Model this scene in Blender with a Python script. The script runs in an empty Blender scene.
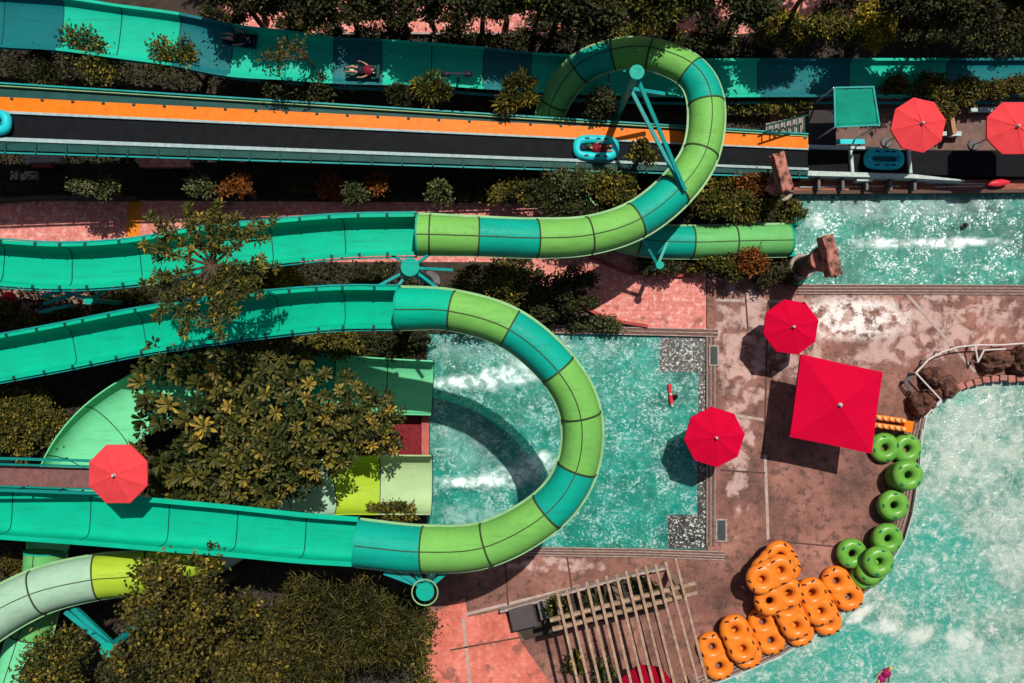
import bpy, bmesh, math, random
import numpy as np
from mathutils import Vector, Matrix
from mathutils.geometry import tessellate_polygon
R = math.radians
S = bpy.context.scene
COL = S.collection
H = 36.0                      # camera height above the deck (m)
K = 900.0                     # pixels per metre at a distance of one metre

# ------------------------------------------------------------------ camera, sky, sun, exposure
cam = bpy.data.cameras.new('camera')
camo = bpy.data.objects.new('camera', cam); COL.objects.link(camo)
camo.location = (0, 0, H); camo.rotation_euler = (0, 0, 0)
cam.sensor_width = 36.0; cam.lens = 36.0 * K / 1024.0
cam.clip_end = 2000
S.camera = camo
w = bpy.data.worlds.new('World'); S.world = w; w.use_nodes = True
nt = w.node_tree; nt.nodes.clear()
sk = nt.nodes.new('ShaderNodeTexSky'); sk.sky_type = 'NISHITA'; sk.sun_disc = False
sk.air_density = .7; sk.dust_density = 2.0; sk.ozone_density = .4; sk.sun_elevation = R(63.5); sk.sun_rotation = R(20)
bg = nt.nodes.new('ShaderNodeBackground'); bg.inputs[1].default_value = 0.075
ow = nt.nodes.new('ShaderNodeOutputWorld')
nt.links.new(sk.outputs[0], bg.inputs[0]); nt.links.new(bg.outputs[0], ow.inputs[0])
sl = bpy.data.lights.new('sun', 'SUN'); sl.energy = 4.9; sl.angle = R(0.5); sl.color = (1.0, 0.95, 0.87)
so = bpy.data.objects.new('sun', sl); COL.objects.link(so)
so.rotation_euler = Vector((-0.18, -0.46, -1.0)).to_track_quat('-Z', 'Y').to_euler()
so.location = (8, 20, 40)
S.view_settings.view_transform = 'Standard'; S.view_settings.look = 'None'
S.view_settings.exposure = -0.05; S.view_settings.gamma = 1
S.render.engine = 'CYCLES'

# ------------------------------------------------------------------ helpers
def W(px, py, z=0.0):
    s = (H - z) / K
    return Vector(((px - 512) * s, (341.5 - py) * s, z))
def M_(px, z): return px * (H - z) / K

def tag(o, label=None, cat=None, group=None, kind=None):
    if label: o['label'] = label
    if cat: o['category'] = cat
    if group: o['group'] = group
    if kind: o['kind'] = kind
    return o
def empty(name, loc, label, cat, group=None, rz=0):
    o = bpy.data.objects.new(name, None); COL.objects.link(o)
    o.location = loc; o.rotation_euler = (0, 0, rz); o.empty_display_size = .3
    return tag(o, label, cat, group)
def worldloc(o):
    v = Vector(o.location)
    while o.parent: o = o.parent; v = v + Vector(o.location)
    return v
def children(o): return [c for c in bpy.data.objects if c.parent == o]
def copy_tree(o, parent=None):
    c = o.copy(); COL.objects.link(c); c.parent = parent
    for ch in children(o):
        if ch is not c: copy_tree(ch, c)
    return c

class MB:
    def __init__(s): s.v = []; s.f = []
    def add(s, vs, fs):
        n = len(s.v); s.v += [tuple(v) for v in vs]; s.f += [tuple(i + n for i in f) for f in fs]; return s
    def box(s, c, d, rz=0, rot=None):
        m = rot if rot is not None else Matrix.Rotation(rz, 3, 'Z')
        vs = [Vector(c) + m @ Vector((x * d[0] / 2, y * d[1] / 2, z * d[2] / 2)) for x in (-1, 1) for y in (-1, 1) for z in (-1, 1)]
        return s.add(vs, [(0, 1, 3, 2), (4, 6, 7, 5), (0, 4, 5, 1), (2, 3, 7, 6), (0, 2, 6, 4), (1, 5, 7, 3)])
    def bar(s, a, b, wd, ht):
        a = Vector(a); b = Vector(b); t = (b - a); L = t.length; t.normalize()
        sd = t.cross(Vector((0, 0, 1)))
        sd = Vector((1, 0, 0)) if sd.length < 1e-4 else sd.normalized()
        up = sd.cross(t)
        m = Matrix((t, sd, up)).transposed()
        return s.box((a + b) / 2, (L, wd, ht), rot=m)
    def cyl(s, a, b, r1, r2=None, n=12, cap=True):
        r2 = r1 if r2 is None else r2
        a = Vector(a); b = Vector(b); t = (b - a).normalized()
        u = t.orthogonal().normalized(); v = t.cross(u)
        vs = []
        for k in range(n):
            d = u * math.cos(2 * math.pi * k / n) + v * math.sin(2 * math.pi * k / n)
            vs += [a + d * r1, b + d * r2]
        fs = [(2 * k, (2 * k + 2) % (2 * n), (2 * k + 3) % (2 * n), 2 * k + 1) for k in range(n)]
        if cap: fs += [tuple(2 * k for k in range(n))[::-1], tuple(2 * k + 1 for k in range(n))]
        return s.add(vs, fs)
    def torus(s, c, Rr, r, n=32, m=12, sx=1, sy=1, mat=None, sz=1):
        vs = []; fs = []
        for i in range(n):
            a = 2 * math.pi * i / n
            for j in range(m):
                b = 2 * math.pi * j / m
                p = Vector(((Rr + r * math.cos(b)) * math.cos(a) * sx, (Rr + r * math.cos(b)) * math.sin(a) * sy, r * math.sin(b) * sz))
                if mat is not None: p = mat @ p
                vs.append(Vector(c) + p)
                fs.append((i * m + j, ((i + 1) % n) * m + j, ((i + 1) % n) * m + (j + 1) % m, i * m + (j + 1) % m))
        return s.add(vs, fs)
    def ball(s, c, rx, ry=None, rz=None, n=14, m=8, jit=0, seed=0):
        ry = ry or rx; rz = rz or rx; rnd = random.Random(seed)
        vs = [Vector(c) + Vector((0, 0, rz))]; fs = []
        for i in range(1, m):
            t = math.pi * i / m
            for j in range(n):
                p = 2 * math.pi * j / n; q = 1 + rnd.uniform(-jit, jit)
                vs.append(Vector(c) + Vector((rx * math.sin(t) * math.cos(p) * q, ry * math.sin(t) * math.sin(p) * q, rz * math.cos(t) * q)))
        vs.append(Vector(c) - Vector((0, 0, rz)))
        for j in range(n): fs.append((0, 1 + j, 1 + (j + 1) % n))
        for i in range(m - 2):
            for j in range(n):
                a = 1 + i * n; b = a + n
                fs.append((a + j, b + j, b + (j + 1) % n, a + (j + 1) % n))
        e = len(vs) - 1; a = 1 + (m - 2) * n
        for j in range(n): fs.append((a + j, e, a + (j + 1) % n))
        return s.add(vs, fs)
    def prism(s, pts, z0, z1):
        """pts: world xy list"""
        n = len(pts)
        vs = [(p[0], p[1], z0) for p in pts] + [(p[0], p[1], z1) for p in pts]
        t = tessellate_polygon([[Vector((p[0], p[1], 0)) for p in pts]])
        fs = [tuple(q + n for q in f) for f in t] + [tuple(f)[::-1] for f in t]
        fs += [(i, (i + 1) % n, (i + 1) % n + n, i + n) for i in range(n)]
        return s.add(vs, fs)
    def build(s, name, mat, parent=None, smooth=False, origin=None, bevel=0):
        if parent is not None: off = worldloc(parent)
        elif origin is not None: off = Vector(origin)
        else:
            a = np.array(s.v); off = Vector(((a[:, 0].min() + a[:, 0].max()) / 2, (a[:, 1].min() + a[:, 1].max()) / 2, a[:, 2].min()))
        me = bpy.data.meshes.new(name)
        me.from_pydata([(v[0] - off[0], v[1] - off[1], v[2] - off[2]) for v in s.v], [], s.f)
        bm = bmesh.new(); bm.from_mesh(me); bmesh.ops.recalc_face_normals(bm, faces=bm.faces); bm.to_mesh(me); bm.free()
        me.materials.append(mat)
        if smooth:
            me.polygons.foreach_set('use_smooth', [True] * len(me.polygons))
            if smooth != 2:
                try: me.set_sharp_from_angle(angle=R(40))
                except Exception: pass
        o = bpy.data.objects.new(name, me); COL.objects.link(o)
        if parent is not None: o.parent = parent
        else: o.location = off
        if bevel:
            b = o.modifiers.new('bevel', 'BEVEL'); b.width = bevel; b.segments = 2; b.limit_method = 'ANGLE'
        return o

# ---- materials
def ramp(nt, fac, stops):
    n = nt.nodes.new('ShaderNodeValToRGB'); nt.links.new(fac, n.inputs[0])
    e = n.color_ramp.elements
    e[0].position = stops[0][0]; e[0].color = (*stops[0][1], 1)
    e[1].position = stops[-1][0]; e[1].color = (*stops[-1][1], 1)
    for p, c in stops[1:-1]:
        q = e.new(p); q.color = (*c, 1)
    return n.outputs[0]
def pos(nt): return nt.nodes.new('ShaderNodeNewGeometry').outputs['Position']
def noise(nt, scale, detail=5, rough=.55, dist=0, vec=None, tp='NOISE'):
    n = nt.nodes.new('ShaderNodeTexNoise'); n.inputs['Scale'].default_value = scale
    n.inputs['Detail'].default_value = detail; n.inputs['Roughness'].default_value = rough; n.inputs['Distortion'].default_value = dist
    nt.links.new(vec if vec is not None else pos(nt), n.inputs['Vector'])
    return n.outputs[0]
def mathn(nt, op, a, b=None, clamp=False):
    n = nt.nodes.new('ShaderNodeMath'); n.operation = op; n.use_clamp = clamp
    for i, x in enumerate((a, b)):
        if x is None: continue
        if isinstance(x, (int, float)): n.inputs[i].default_value = x
        else: nt.links.new(x, n.inputs[i])
    return n.outputs[0]
def mixc(nt, fac, a, b, mode='MIX'):
    n = nt.nodes.new('ShaderNodeMix'); n.data_type = 'RGBA'; n.blend_type = mode
    for i, x in ((0, fac), (6, a), (7, b)):
        if isinstance(x, (int, float)): n.inputs[i].default_value = x if i == 0 else (x, x, x, 1)
        elif isinstance(x, tuple): n.inputs[i].default_value = (*x, 1)
        else: nt.links.new(x, n.inputs[i])
    return n.outputs[2]
def smooth(nt, x, lo, hi, to0=0, to1=1):
    n = nt.nodes.new('ShaderNodeMapRange'); n.interpolation_type = 'SMOOTHSTEP'
    nt.links.new(x, n.inputs[0]); n.inputs[1].default_value = lo; n.inputs[2].default_value = hi
    n.inputs[3].default_value = to0; n.inputs[4].default_value = to1
    return n.outputs[0]
def bump(nt, h, strength, dist=.05):
    n = nt.nodes.new('ShaderNodeBump'); n.inputs['Strength'].default_value = strength; n.inputs['Distance'].default_value = dist
    nt.links.new(h, n.inputs['Height']); return n.outputs[0]
def blob(nt, px, py, rx, ry, ang=0, soft=.5, warp=.5, wscale=1.2):
    """soft patch with its own place on the surface (stain, glare, foam)"""
    c = W(px, py, 0)
    mp = nt.nodes.new('ShaderNodeMapping'); mp.vector_type = 'TEXTURE'
    mp.inputs['Location'].default_value = (c.x, c.y, 0); mp.inputs['Rotation'].default_value = (0, 0, R(ang))
    mp.inputs['Scale'].default_value = (M_(rx, 0), M_(ry, 0), 1000)
    nt.links.new(pos(nt), mp.inputs['Vector'])
    ln = nt.nodes.new('ShaderNodeVectorMath'); ln.operation = 'LENGTH'; nt.links.new(mp.outputs[0], ln.inputs[0])
    nn = noise(nt, wscale, 4)
    d = mathn(nt, 'ADD', ln.outputs['Value'], mathn(nt, 'MULTIPLY', mathn(nt, 'SUBTRACT', nn, .5), warp * 4))
    return smooth(nt, d, 1 + soft / 2, 1 - soft / 2)
def newmat(name):
    m = bpy.data.materials.new(name); m.use_nodes = True
    nt = m.node_tree; b = nt.nodes['Principled BSDF']
    return m, nt, b
def mat(name, c1, c2=None, scale=2.0, rough=.5, bmp=0, bscale=20, metal=0, coat=0, spec=None, lo=.3, hi=.7, fine=0):
    m, nt, b = newmat(name)
    c2 = c2 or tuple(x * .82 for x in c1)
    col = ramp(nt, noise(nt, scale, 6), [(lo, c2), (hi, c1)])
    if fine:
        col = mixc(nt, smooth(nt, noise(nt, 9, 3), .35, .75, 0, fine), col, tuple(x * .6 for x in c2))
    nt.links.new(col, b.inputs['Base Color'])
    b.inputs['Roughness'].default_value = rough; b.inputs['Metallic'].default_value = metal
    b.inputs['Coat Weight'].default_value = coat
    b.inputs['Specular IOR Level'].default_value = .12 if spec is None else spec
    if bmp: nt.links.new(bump(nt, noise(nt, bscale, 4), bmp, .03), b.inputs['Normal'])
    return m
def fibre(name, c, dirt=.12):
    """gel-coated fibreglass, a little streaked and chalky"""
    m, nt, b = newmat(name)
    n1 = noise(nt, 1.1, 5); n2 = noise(nt, 7, 4, .65)
    mp = nt.nodes.new('ShaderNodeMapping'); mp.inputs['Scale'].default_value = (.35, 4.5, 4.5); nt.links.new(pos(nt), mp.inputs[0])
    n4 = noise(nt, 1.3, 6, .65, .3, mp.outputs[0])
    col = mixc(nt, smooth(nt, n1, .35, .7, 0, .55), c, tuple(x * .80 + .002 for x in c))
    col = mixc(nt, smooth(nt, n2, .52, .72, 0, dirt * 2.2), col, tuple(x * .55 + .012 for x in c))
    col = mixc(nt, smooth(nt, n4, .50, .72, 0, .55), col, tuple(x * .60 + .004 for x in c))
    col = mixc(nt, smooth(nt, n4, .42, .25, 0, .35), col, tuple(min(1, x * 1.15 + .015) for x in c))
    nt.links.new(col, b.inputs['Base Color'])
    nt.links.new(smooth(nt, n2, .3, .7, .42, .62), b.inputs['Roughness'])
    nt.links.new(bump(nt, noise(nt, 5, 3), .12, .02), b.inputs['Normal'])
    b.inputs['Specular IOR Level'].default_value = .10
    return m
def leafmat(name, stops, trans=.18, rough=.5):
    m, nt, b = newmat(name)
    at = nt.nodes.new('ShaderNodeAttribute'); at.attribute_name = 'tint'
    col = ramp(nt, at.outputs['Fac'], stops)
    nt.links.new(col, b.inputs['Base Color']); b.inputs['Roughness'].default_value = rough
    b.inputs['Specular IOR Level'].default_value = .12
    tr = nt.nodes.new('ShaderNodeBsdfTranslucent'); nt.links.new(col, tr.inputs[0])
    mx = nt.nodes.new('ShaderNodeMixShader'); mx.inputs[0].default_value = trans
    nt.links.new(b.outputs[0], mx.inputs[1]); nt.links.new(tr.outputs[0], mx.inputs[2])
    nt.links.new(mx.outputs[0], nt.nodes['Material Output'].inputs[0])
    return m

TEAL = fibre('teal_gelcoat', (.001, .40, .24))
TEALD = fibre('deep_teal_gelcoat', (.003, .20, .17))
TEALT = fibre('tube_teal_gelcoat', (.003, .33, .24))
LIME = fibre('light_green_gelcoat', (.16, .42, .085))
LIME2 = fibre('leaf_green_gelcoat', (.12, .40, .12))
MINT = fibre('mint_gelcoat', (.14, .56, .28))
PALE = fibre('pale_green_gelcoat', (.36, .50, .25))
PALEB = fibre('pale_blue_green_gelcoat', (.30, .48, .34))
YELL = fibre('yellow_lime_gelcoat', (.33, .48, .03))
SEAM = mat('seam_sealant', (.05, .07, .03), (.025, .035, .015), rough=.6)
SEAMT = mat('pale_flange', (.26, .46, .22), (.18, .34, .16), rough=.5)
STEELT = mat('teal_painted_steel', (.01, .33, .30), (.01, .22, .21), rough=.4, fine=.3)
DARKT = mat('dark_green_steel', (.008, .07, .06), (.006, .04, .035), rough=.5)
CYAN = mat('cyan_vinyl', (.02, .55, .58), (.015, .42, .47), rough=.35)
ORNG = mat('orange_lane', (.80, .185, .003), (.66, .14, .003), rough=.45, scale=4, fine=.25)
WHT = mat('chalky_white', (.50, .56, .53), (.30, .38, .36), rough=.5, scale=6, fine=.2)
BLKM = mat('black_mat', (.0075, .0085, .011), (.004, .005, .006), rough=.6, scale=3, spec=.05)
CORAL = mat('coral_canvas', (.66, .055, .062), (.60, .048, .055), rough=.8, bmp=.5, bscale=5, fine=.15, spec=0.02)
CRIM = mat('crimson_canvas', (.52, .002, .028), (.46, .002, .026), rough=.8, bmp=.5, bscale=5, fine=.15, spec=0.02)
ALU = mat('pale_metal', (.6, .6, .6), rough=.35, metal=.6)
GREY = mat('grey_painted', (.16, .15, .15), (.09, .085, .085), rough=.6)
BARK = mat('bark', (.11, .075, .045), (.05, .035, .022), rough=.9, bmp=.5, bscale=14)
BARKL = mat('pale_bark', (.22, .16, .10), (.12, .085, .055), rough=.9, bmp=.4, bscale=14)
WOOD = mat('weathered_wood', (.42, .29, .20), (.24, .155, .105), rough=.75, scale=5, fine=.4, bmp=.3, bscale=30)
OTUBE = mat('orange_vinyl', (.78, .215, .02), (.64, .15, .012), rough=.33, scale=3, spec=.3)
GTUBE = mat('green_vinyl', (.14, .36, .045), (.09, .27, .035), rough=.35, scale=3, spec=.3)
BLACK = mat('black_strap', (.012, .010, .02), rough=.5)
DGREEN = mat('dark_green_strap', (.003, .12, .09), rough=.5)
ROCK = mat('brown_rock', (.22, .10, .065), (.035, .018, .014), scale=3.5, rough=.9, bmp=.9, bscale=7, fine=.5)
ROCKP = mat('pink_sculpted_rock', (.48, .19, .145), (.07, .035, .028), scale=4.5, lo=.36, hi=.56, rough=.9, bmp=.9, bscale=9, fine=.3)
BRICK = mat('red_kerb', (.42, .07, .06), (.25, .05, .04), scale=4, rough=.8, fine=.4)
GRAVEL = mat('red_gravel', (.24, .025, .03), (.08, .01, .012), scale=14, rough=.95)
SOIL_C = (.016, .013, .008)
SKIN = mat('skin', (.46, .24, .15), rough=.55)
HAIR = mat('dark_hair', (.012, .008, .006), rough=.6)

def deckmat():
    m, nt, b = newmat('deck_concrete')
    n1 = noise(nt, .45, 6, .6); n2 = noise(nt, 2.6, 6, .65); n3 = noise(nt, 14, 4, .7)
    base = ramp(nt, n1, [(.32, (.095, .044, .034)), (.5, (.20, .090, .068)), (.68, (.33, .155, .12))])
    base = mixc(nt, smooth(nt, n2, .46, .66, 0, .8), base, (.065, .038, .032))
    base = mixc(nt, smooth(nt, n3, .52, .7, 0, .35), base, (.44, .27, .23))
    # dried mineral splash and wet film beside the pools, plus painted white glare
    wmask = None
    for (px, py, rx, ry, a, wp) in ((865, 318, 85, 22, 0, .5), (950, 312, 60, 22, 0, .6), (745, 345, 26, 55, 0, .8), (795, 355, 30, 25, 0, .7),
                                  (738, 430, 12, 70, 0, .7), (740, 380, 14, 20, 0, .6), (560, 565, 40, 7, 0, .5), (930, 345, 90, 14, 8, .6)):
        q = blob(nt, px, py, rx, ry, a, .5, wp, 1.6)
        wmask = q if wmask is None else mathn(nt, 'MAXIMUM', wmask, q)
    streak = smooth(nt, noise(nt, 1.5, 7, .62, .6), .42, .56)
    wm = mathn(nt, 'MULTIPLY', wmask, streak)
    white_glare = mathn(nt, 'MULTIPLY', blob(nt, 850, 318, 62, 22, 0, .6, .4, 2.2), smooth(nt, noise(nt, 2.2, 6, .65), .42, .56))
    base = mixc(nt, mathn(nt, 'MULTIPLY', wm, .6), base, (.60, .42, .37))
    base = mixc(nt, mathn(nt, 'MULTIPLY', white_glare, .9), base, (.74, .69, .65))
    nt.links.new(base, b.inputs['Base Color'])
    nt.links.new(mixc(nt, wm, smooth(nt, n1, .4, .6, .5, .85), .3), b.inputs['Roughness'])
    b.inputs['Specular IOR Level'].default_value = .15
    nt.links.new(bump(nt, n3, .25, .02), b.inputs['Normal'])
    return m
def pinkmat(name='pink_paving', lift=1.0):
    m, nt, b = newmat(name)
    n1 = noise(nt, .8, 6, .6); n2 = noise(nt, 5, 6, .7); n3 = noise(nt, 1.7, 3, .5)
    c = ramp(nt, n1, [(.3, (.50, .15, .12)), (.7, (.68, .24, .20))]) if lift == 1 else ramp(nt, n1, [(.35, (.40, .095, .062)), (.5, (.54, .14, .098)), (.65, (.66, .20, .15))])
    if lift != 1: c = mixc(nt, smooth(nt, noise(nt, 1.1, 3, .5), .60, .68, 0, .75), c, (.17, .07, .055))
    c = mixc(nt, smooth(nt, n2, .50, .62, 0, .65 if lift == 1 else .15), c, (.76, .50, .45))
    c = mixc(nt, smooth(nt, n2, .46, .3, 0, .7), c, (.26, .10, .08))
    c = mixc(nt, smooth(nt, n3, .58, .70, 0, .7), c, (.22, .09, .07))
    br = nt.nodes.new('ShaderNodeTexBrick'); br.inputs['Scale'].default_value = 1.6
    br.inputs['Color1'].default_value = (1, 1, 1, 1); br.inputs['Color2'].default_value = (.82, .82, .82, 1); br.inputs['Mortar'].default_value = (.6, .5, .5, 1)
    br.inputs['Mortar Size'].default_value = .02; nt.links.new(pos(nt), br.inputs['Vector'])
    c = mixc(nt, .4 if lift == 1 else .2, c, br.outputs[0], 'MULTIPLY'); b.inputs['Specular IOR Level'].default_value = .1
    nt.links.new(c, b.inputs['Base Color']); b.inputs['Roughness'].default_value = .8
    nt.links.new(bump(nt, n2, .3, .02), b.inputs['Normal'])
    return m
DECK = deckmat(); PINK = pinkmat(); SALM = pinkmat('salmon_paving', .80)
SOIL = mat('soil', (.060, .046, .034), (.028, .022, .017), scale=3, rough=.95, bmp=.6, bscale=6)
DSTRIP = mat('expansion_joint', (.10, .055, .045), (.07, .04, .03), rough=.85)
DPALE = mat('pale_joint', (.42, .34, .30), (.30, .2, .17), rough=.8, scale=4)
GRATE = mat('drain_grate', (.19, .10, .08), (.08, .045, .035), scale=9, rough=.7, bmp=.5, bscale=20)
EDGE = mat('pale_coping', (.44, .36, .32), (.22, .17, .15), scale=7, rough=.7, fine=.3)
TILE = mat('pool_floor_tile', (.07, .42, .35), (.04, .30, .25), scale=.8, rough=.7)
def stepmat():
    m, nt, b = newmat('wet_step'); n = noise(nt, 10, 5, .75); n2 = noise(nt, 2.6, 4)
    c = ramp(nt, n2, [(.35, (.018, .015, .013)), (.65, (.06, .045, .036))])
    nt.links.new(mixc(nt, smooth(nt, n, .55, .60, 0, .9), c, (.62, .74, .70)), b.inputs['Base Color']); b.inputs['Roughness'].default_value = .2  # white water sparkle painted over the brown treads
    nt.links.new(bump(nt, n, .5, .05), b.inputs['Normal']); return m
STEP = stepmat()

def water(name, deep, mid, light, foam, body=.62, foams=(), teals=(), bs=3.0, spark=.5, sparklo=.63, wav=.45, churn=0, web=2.2, caustic_k=.5):  # foam: one colour for froth, painted sun glints and caustic net
    m, nt, b = newmat(name)
    n1 = noise(nt, .55, 6, .6, .8); n2 = noise(nt, bs, 5, .65, .5); n3 = noise(nt, bs * 3.6, 4, .7, .4); nd = smooth(nt, noise(nt, .9, 3), .35, .65, .02, -.05)
    c = ramp(nt, n1, [(.33, deep), (.5, mid), (.68, light)])
    c = mixc(nt, smooth(nt, n2, .46, .7, 0, .55), c, light)
    c = mixc(nt, smooth(nt, n2, .45, .28, 0, .7), c, deep)
    for (px, py, rx, ry, a) in teals:
        c = mixc(nt, mathn(nt, 'MULTIPLY', blob(nt, px, py, rx, ry, a, .9, .45, .8), .7), c, (.03, .29, .225))
    wn = noise(nt, web, 3, .55, 1.1); wl_ = mathn(nt, 'ABSOLUTE', mathn(nt, 'SUBTRACT', wn, .5))  # net of caustic light painted into the water colour
    wb = mathn(nt, 'MULTIPLY', smooth(nt, wl_, .045, .0), smooth(nt, noise(nt, .8, 4), .40, .62))
    c = mixc(nt, mathn(nt, 'MULTIPLY', wb, caustic_k), c, foam)
    fm = smooth(nt, mathn(nt, 'SUBTRACT', mathn(nt, 'ADD', mathn(nt, 'MULTIPLY', n3, .65), mathn(nt, 'MULTIPLY', n2, .35)), nd), sparklo - .04, sparklo + .05, 0, spark)  # white sun glints painted in by noise; froth patches join below
    for (px, py, rx, ry, a, k) in foams:
        q = mathn(nt, 'MULTIPLY', blob(nt, px, py, rx, ry, a, .9, .5, 2.0), k)
        q = mathn(nt, 'MULTIPLY', q, smooth(nt, n2, .30, .58, .25, 1))
        fm = mathn(nt, 'MAXIMUM', fm, q)
    if churn:
        n4 = noise(nt, 3.6, 9, .75, .25); c = mixc(nt, smooth(nt, n4, .46, .62, 0, churn), c, foam); c = mixc(nt, smooth(nt, n4, .46, .32, 0, churn * .8), c, deep)
        fm = mathn(nt, 'MAXIMUM', fm, smooth(nt, n4, .55, .66, 0, churn))
    c = mixc(nt, fm, c, foam)
    nt.links.new(c, b.inputs['Base Color']); b.inputs['Roughness'].default_value = .12
    hsum = mathn(nt, 'ADD', n2, mathn(nt, 'MULTIPLY', n3, .4))
    bn = bump(nt, hsum, wav, .12)
    nt.links.new(bn, b.inputs['Normal'])
    tr = nt.nodes.new('ShaderNodeBsdfTransparent'); tr.inputs[0].default_value = (.40, .88, .76, 1)
    mx = nt.nodes.new('ShaderNodeMixShader')
    nt.links.new(mathn(nt, 'MAXIMUM', fm, body, True), mx.inputs[0])
    nt.links.new(tr.outputs[0], mx.inputs[1]); nt.links.new(b.outputs[0], mx.inputs[2])
    nt.links.new(mx.outputs[0], nt.nodes['Material Output'].inputs[0])
    return m

# ------------------------------------------------------------------ the setting
WAVE = [(1024, 377), (1000, 376), (985, 378), (968, 382), (956, 389), (941, 402), (927, 415), (922, 440), (920, 470), (913, 513), (905, 540),
        (890, 565), (868, 592), (845, 612), (815, 636), (780, 657), (745, 672), (700, 690), (655, 712)]
WAVEPOLY = WAVE + [(655, 900), (1400, 900), (1400, 377)]
MAIN = [(427, 333), (707, 333), (707, 549), (427, 549)]
UPP = [(794, 194), (1200, 191), (1200, 285), (794, 285)]
def sheet(name, outer, holes, z, m, kind='structure', px=True):
    loops = [[(W(x, y, 0) if px else Vector((x, y, 0))) for x, y in outer]] + [[W(x, y, 0) for x, y in h] for h in holes]
    allv = [p for l in loops for p in l]
    mb = MB(); mb.add([(p[0], p[1], z) for p in allv], [tuple(f) for f in tessellate_polygon(loops)])
    o = mb.build(name, m, origin=(0, 0, 0))
    me = o.data; bm = bmesh.new(); bm.from_mesh(me)
    for f in bm.faces:
        if f.normal.z < 0: f.normal_flip()
    bm.to_mesh(me); bm.free()
    tag(o, kind=kind); return o
sheet('ground', [(-250, -250), (250, -250), (250, 250), (-250, 250)], [MAIN, UPP, WAVEPOLY], 0, SOIL, px=False)
sheet('deck', [(707, 278), (776, 276), (794, 286), (1400, 286), (1400, 376)] + WAVE + [(655, 900), (300, 900), (425, 690), (418, 620), (427, 600), (427, 549.6), (707.4, 549.6)], [], .008, DECK)
sheet('path', [(-120, 199), (520, 203), (548, 212), (600, 232), (660, 262), (706, 268), (706, 331), (640, 328), (610, 320), (584, 308), (560, 292), (535, 284), (515, 262), (440, 262), (-120, 262)], [], .008, PINK)
sheet('path', [(218, -90), (1100, -90), (1100, 16), (900, 20), (740, 34), (218, 32)], [], .008, PINK)
sheet('path', [(418, 620), (465, 598), (468, 617), (508, 609), (520, 640), (562, 700), (562, 899), (300, 899), (425, 690)], [], .016, SALM)
sheet('path', [(-80, 283), (90, 283), (92, 318), (-80, 322)], [], .008, mat('grey_pink_concrete', (.36, .21, .18), (.22, .12, .10), scale=2, rough=.85, fine=.3))
sheet('path', [(770, 96), (1100, 96), (1100, 150), (770, 150)], [], .008, mat('brown_concrete', (.20, .12, .10), (.12, .07, .06), scale=3, rough=.85, fine=.3))
sheet('path', [(128, 200), (142, 200), (139, 250), (125, 250)], [], .016, mat('orange_paving', (.70, .22, .02), (.5, .15, .02), scale=5, rough=.8))

def basin(poly, depth, m, name='pool_basin'):
    mb = MB(); n = len(poly); P = [W(x, y, 0) for x, y in poly]
    t = tessellate_polygon([[Vector((p.x, p.y, 0)) for p in P]])
    mb.add([(p.x, p.y, -depth) for p in P] + [(p.x, p.y, 0.0) for p in P], [tuple(f) for f in t] + [(i, (i + 1) % n, (i + 1) % n + n, i + n) for i in range(n)])
    return tag(mb.build(name, m, origin=(0, 0, 0)), kind='structure')
basin(MAIN, 1.0, TILE); basin(UPP, 1.0, TILE)
basin(WAVEPOLY, .9, mat('pale_pool_floor', (.42, .55, .46), (.3, .46, .4), scale=.6, rough=.7))
foam_glint_c = (.72, .90, .86)
Wmain = water('pool_water', (.001, .11, .085), (.003, .24, .19), (.012, .37, .30), foam_glint_c, .60,
    foams=((470, 381, 34, 7, 4, 1.0), (500, 377, 46, 11, 8, .9), (520, 372, 34, 16, 10, .35), (470, 350, 40, 12, 0, .25), (530, 366, 24, 9, -20, .8), (476, 482, 46, 6, 2, 1.0), (505, 478, 40, 11, 6, .85), (525, 472, 30, 16, 10, .35), (535, 468, 22, 12, 35, .9), (465, 445, 34, 22, -30, .25), (560, 350, 60, 10, 0, .15), (470, 520, 30, 14, 0, .4)), bs=2.6, spark=.6, sparklo=.568, churn=.05, web=2.0, caustic_k=.08)
Wupp = water('lagoon_water', (.002, .085, .065), (.004, .19, .14), (.02, .33, .25), (.80, .90, .88), .65,
    foams=((885, 243, 28, 5, 0, 1.0), (955, 242, 48, 5, 0, 1.0), (815, 222, 9, 6, 0, .8), (900, 205, 90, 12, 0, .3)), bs=3.2, spark=1.0, sparklo=.59, churn=.05, web=2.4, caustic_k=.12)
Wwave = water('wave_water', (.050, .20, .155), (.15, .30, .235), (.32, .40, .33), (.66, .68, .62), .97,
    foams=((885, 628, 14, 8, 0, .8), (965, 640, 18, 9, 0, .7), (920, 636, 14, 8, 30, .6), (1000, 450, 30, 20, 0, .2), (970, 665, 60, 15, 0, .3), (1010, 540, 30, 40, 0, .3), (975, 440, 40, 50, 0, .3), (862, 614, 14, 5, 35, .9)),
    teals=((938, 522, 18, 34, 35), (810, 672, 90, 26, 22), (915, 592, 60, 24, -40), (962, 560, 50, 20, -40), (905, 665, 90, 26, 0), (925, 560, 26, 50, 20), (965, 398, 16, 10, 0), (745, 690, 40, 14, 0), (850, 650, 36, 24, 0), (985, 600, 26, 16, 0)), bs=1.9, spark=.6, sparklo=.60, wav=.5, churn=.30, web=1.5, caustic_k=.3)
def surf(poly, z, m): return sheet('water', poly, [], z, m)
surf(MAIN, -.10, Wmain); surf(UPP, -.10, Wupp); surf(WAVEPOLY, -.10, Wwave)

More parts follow.
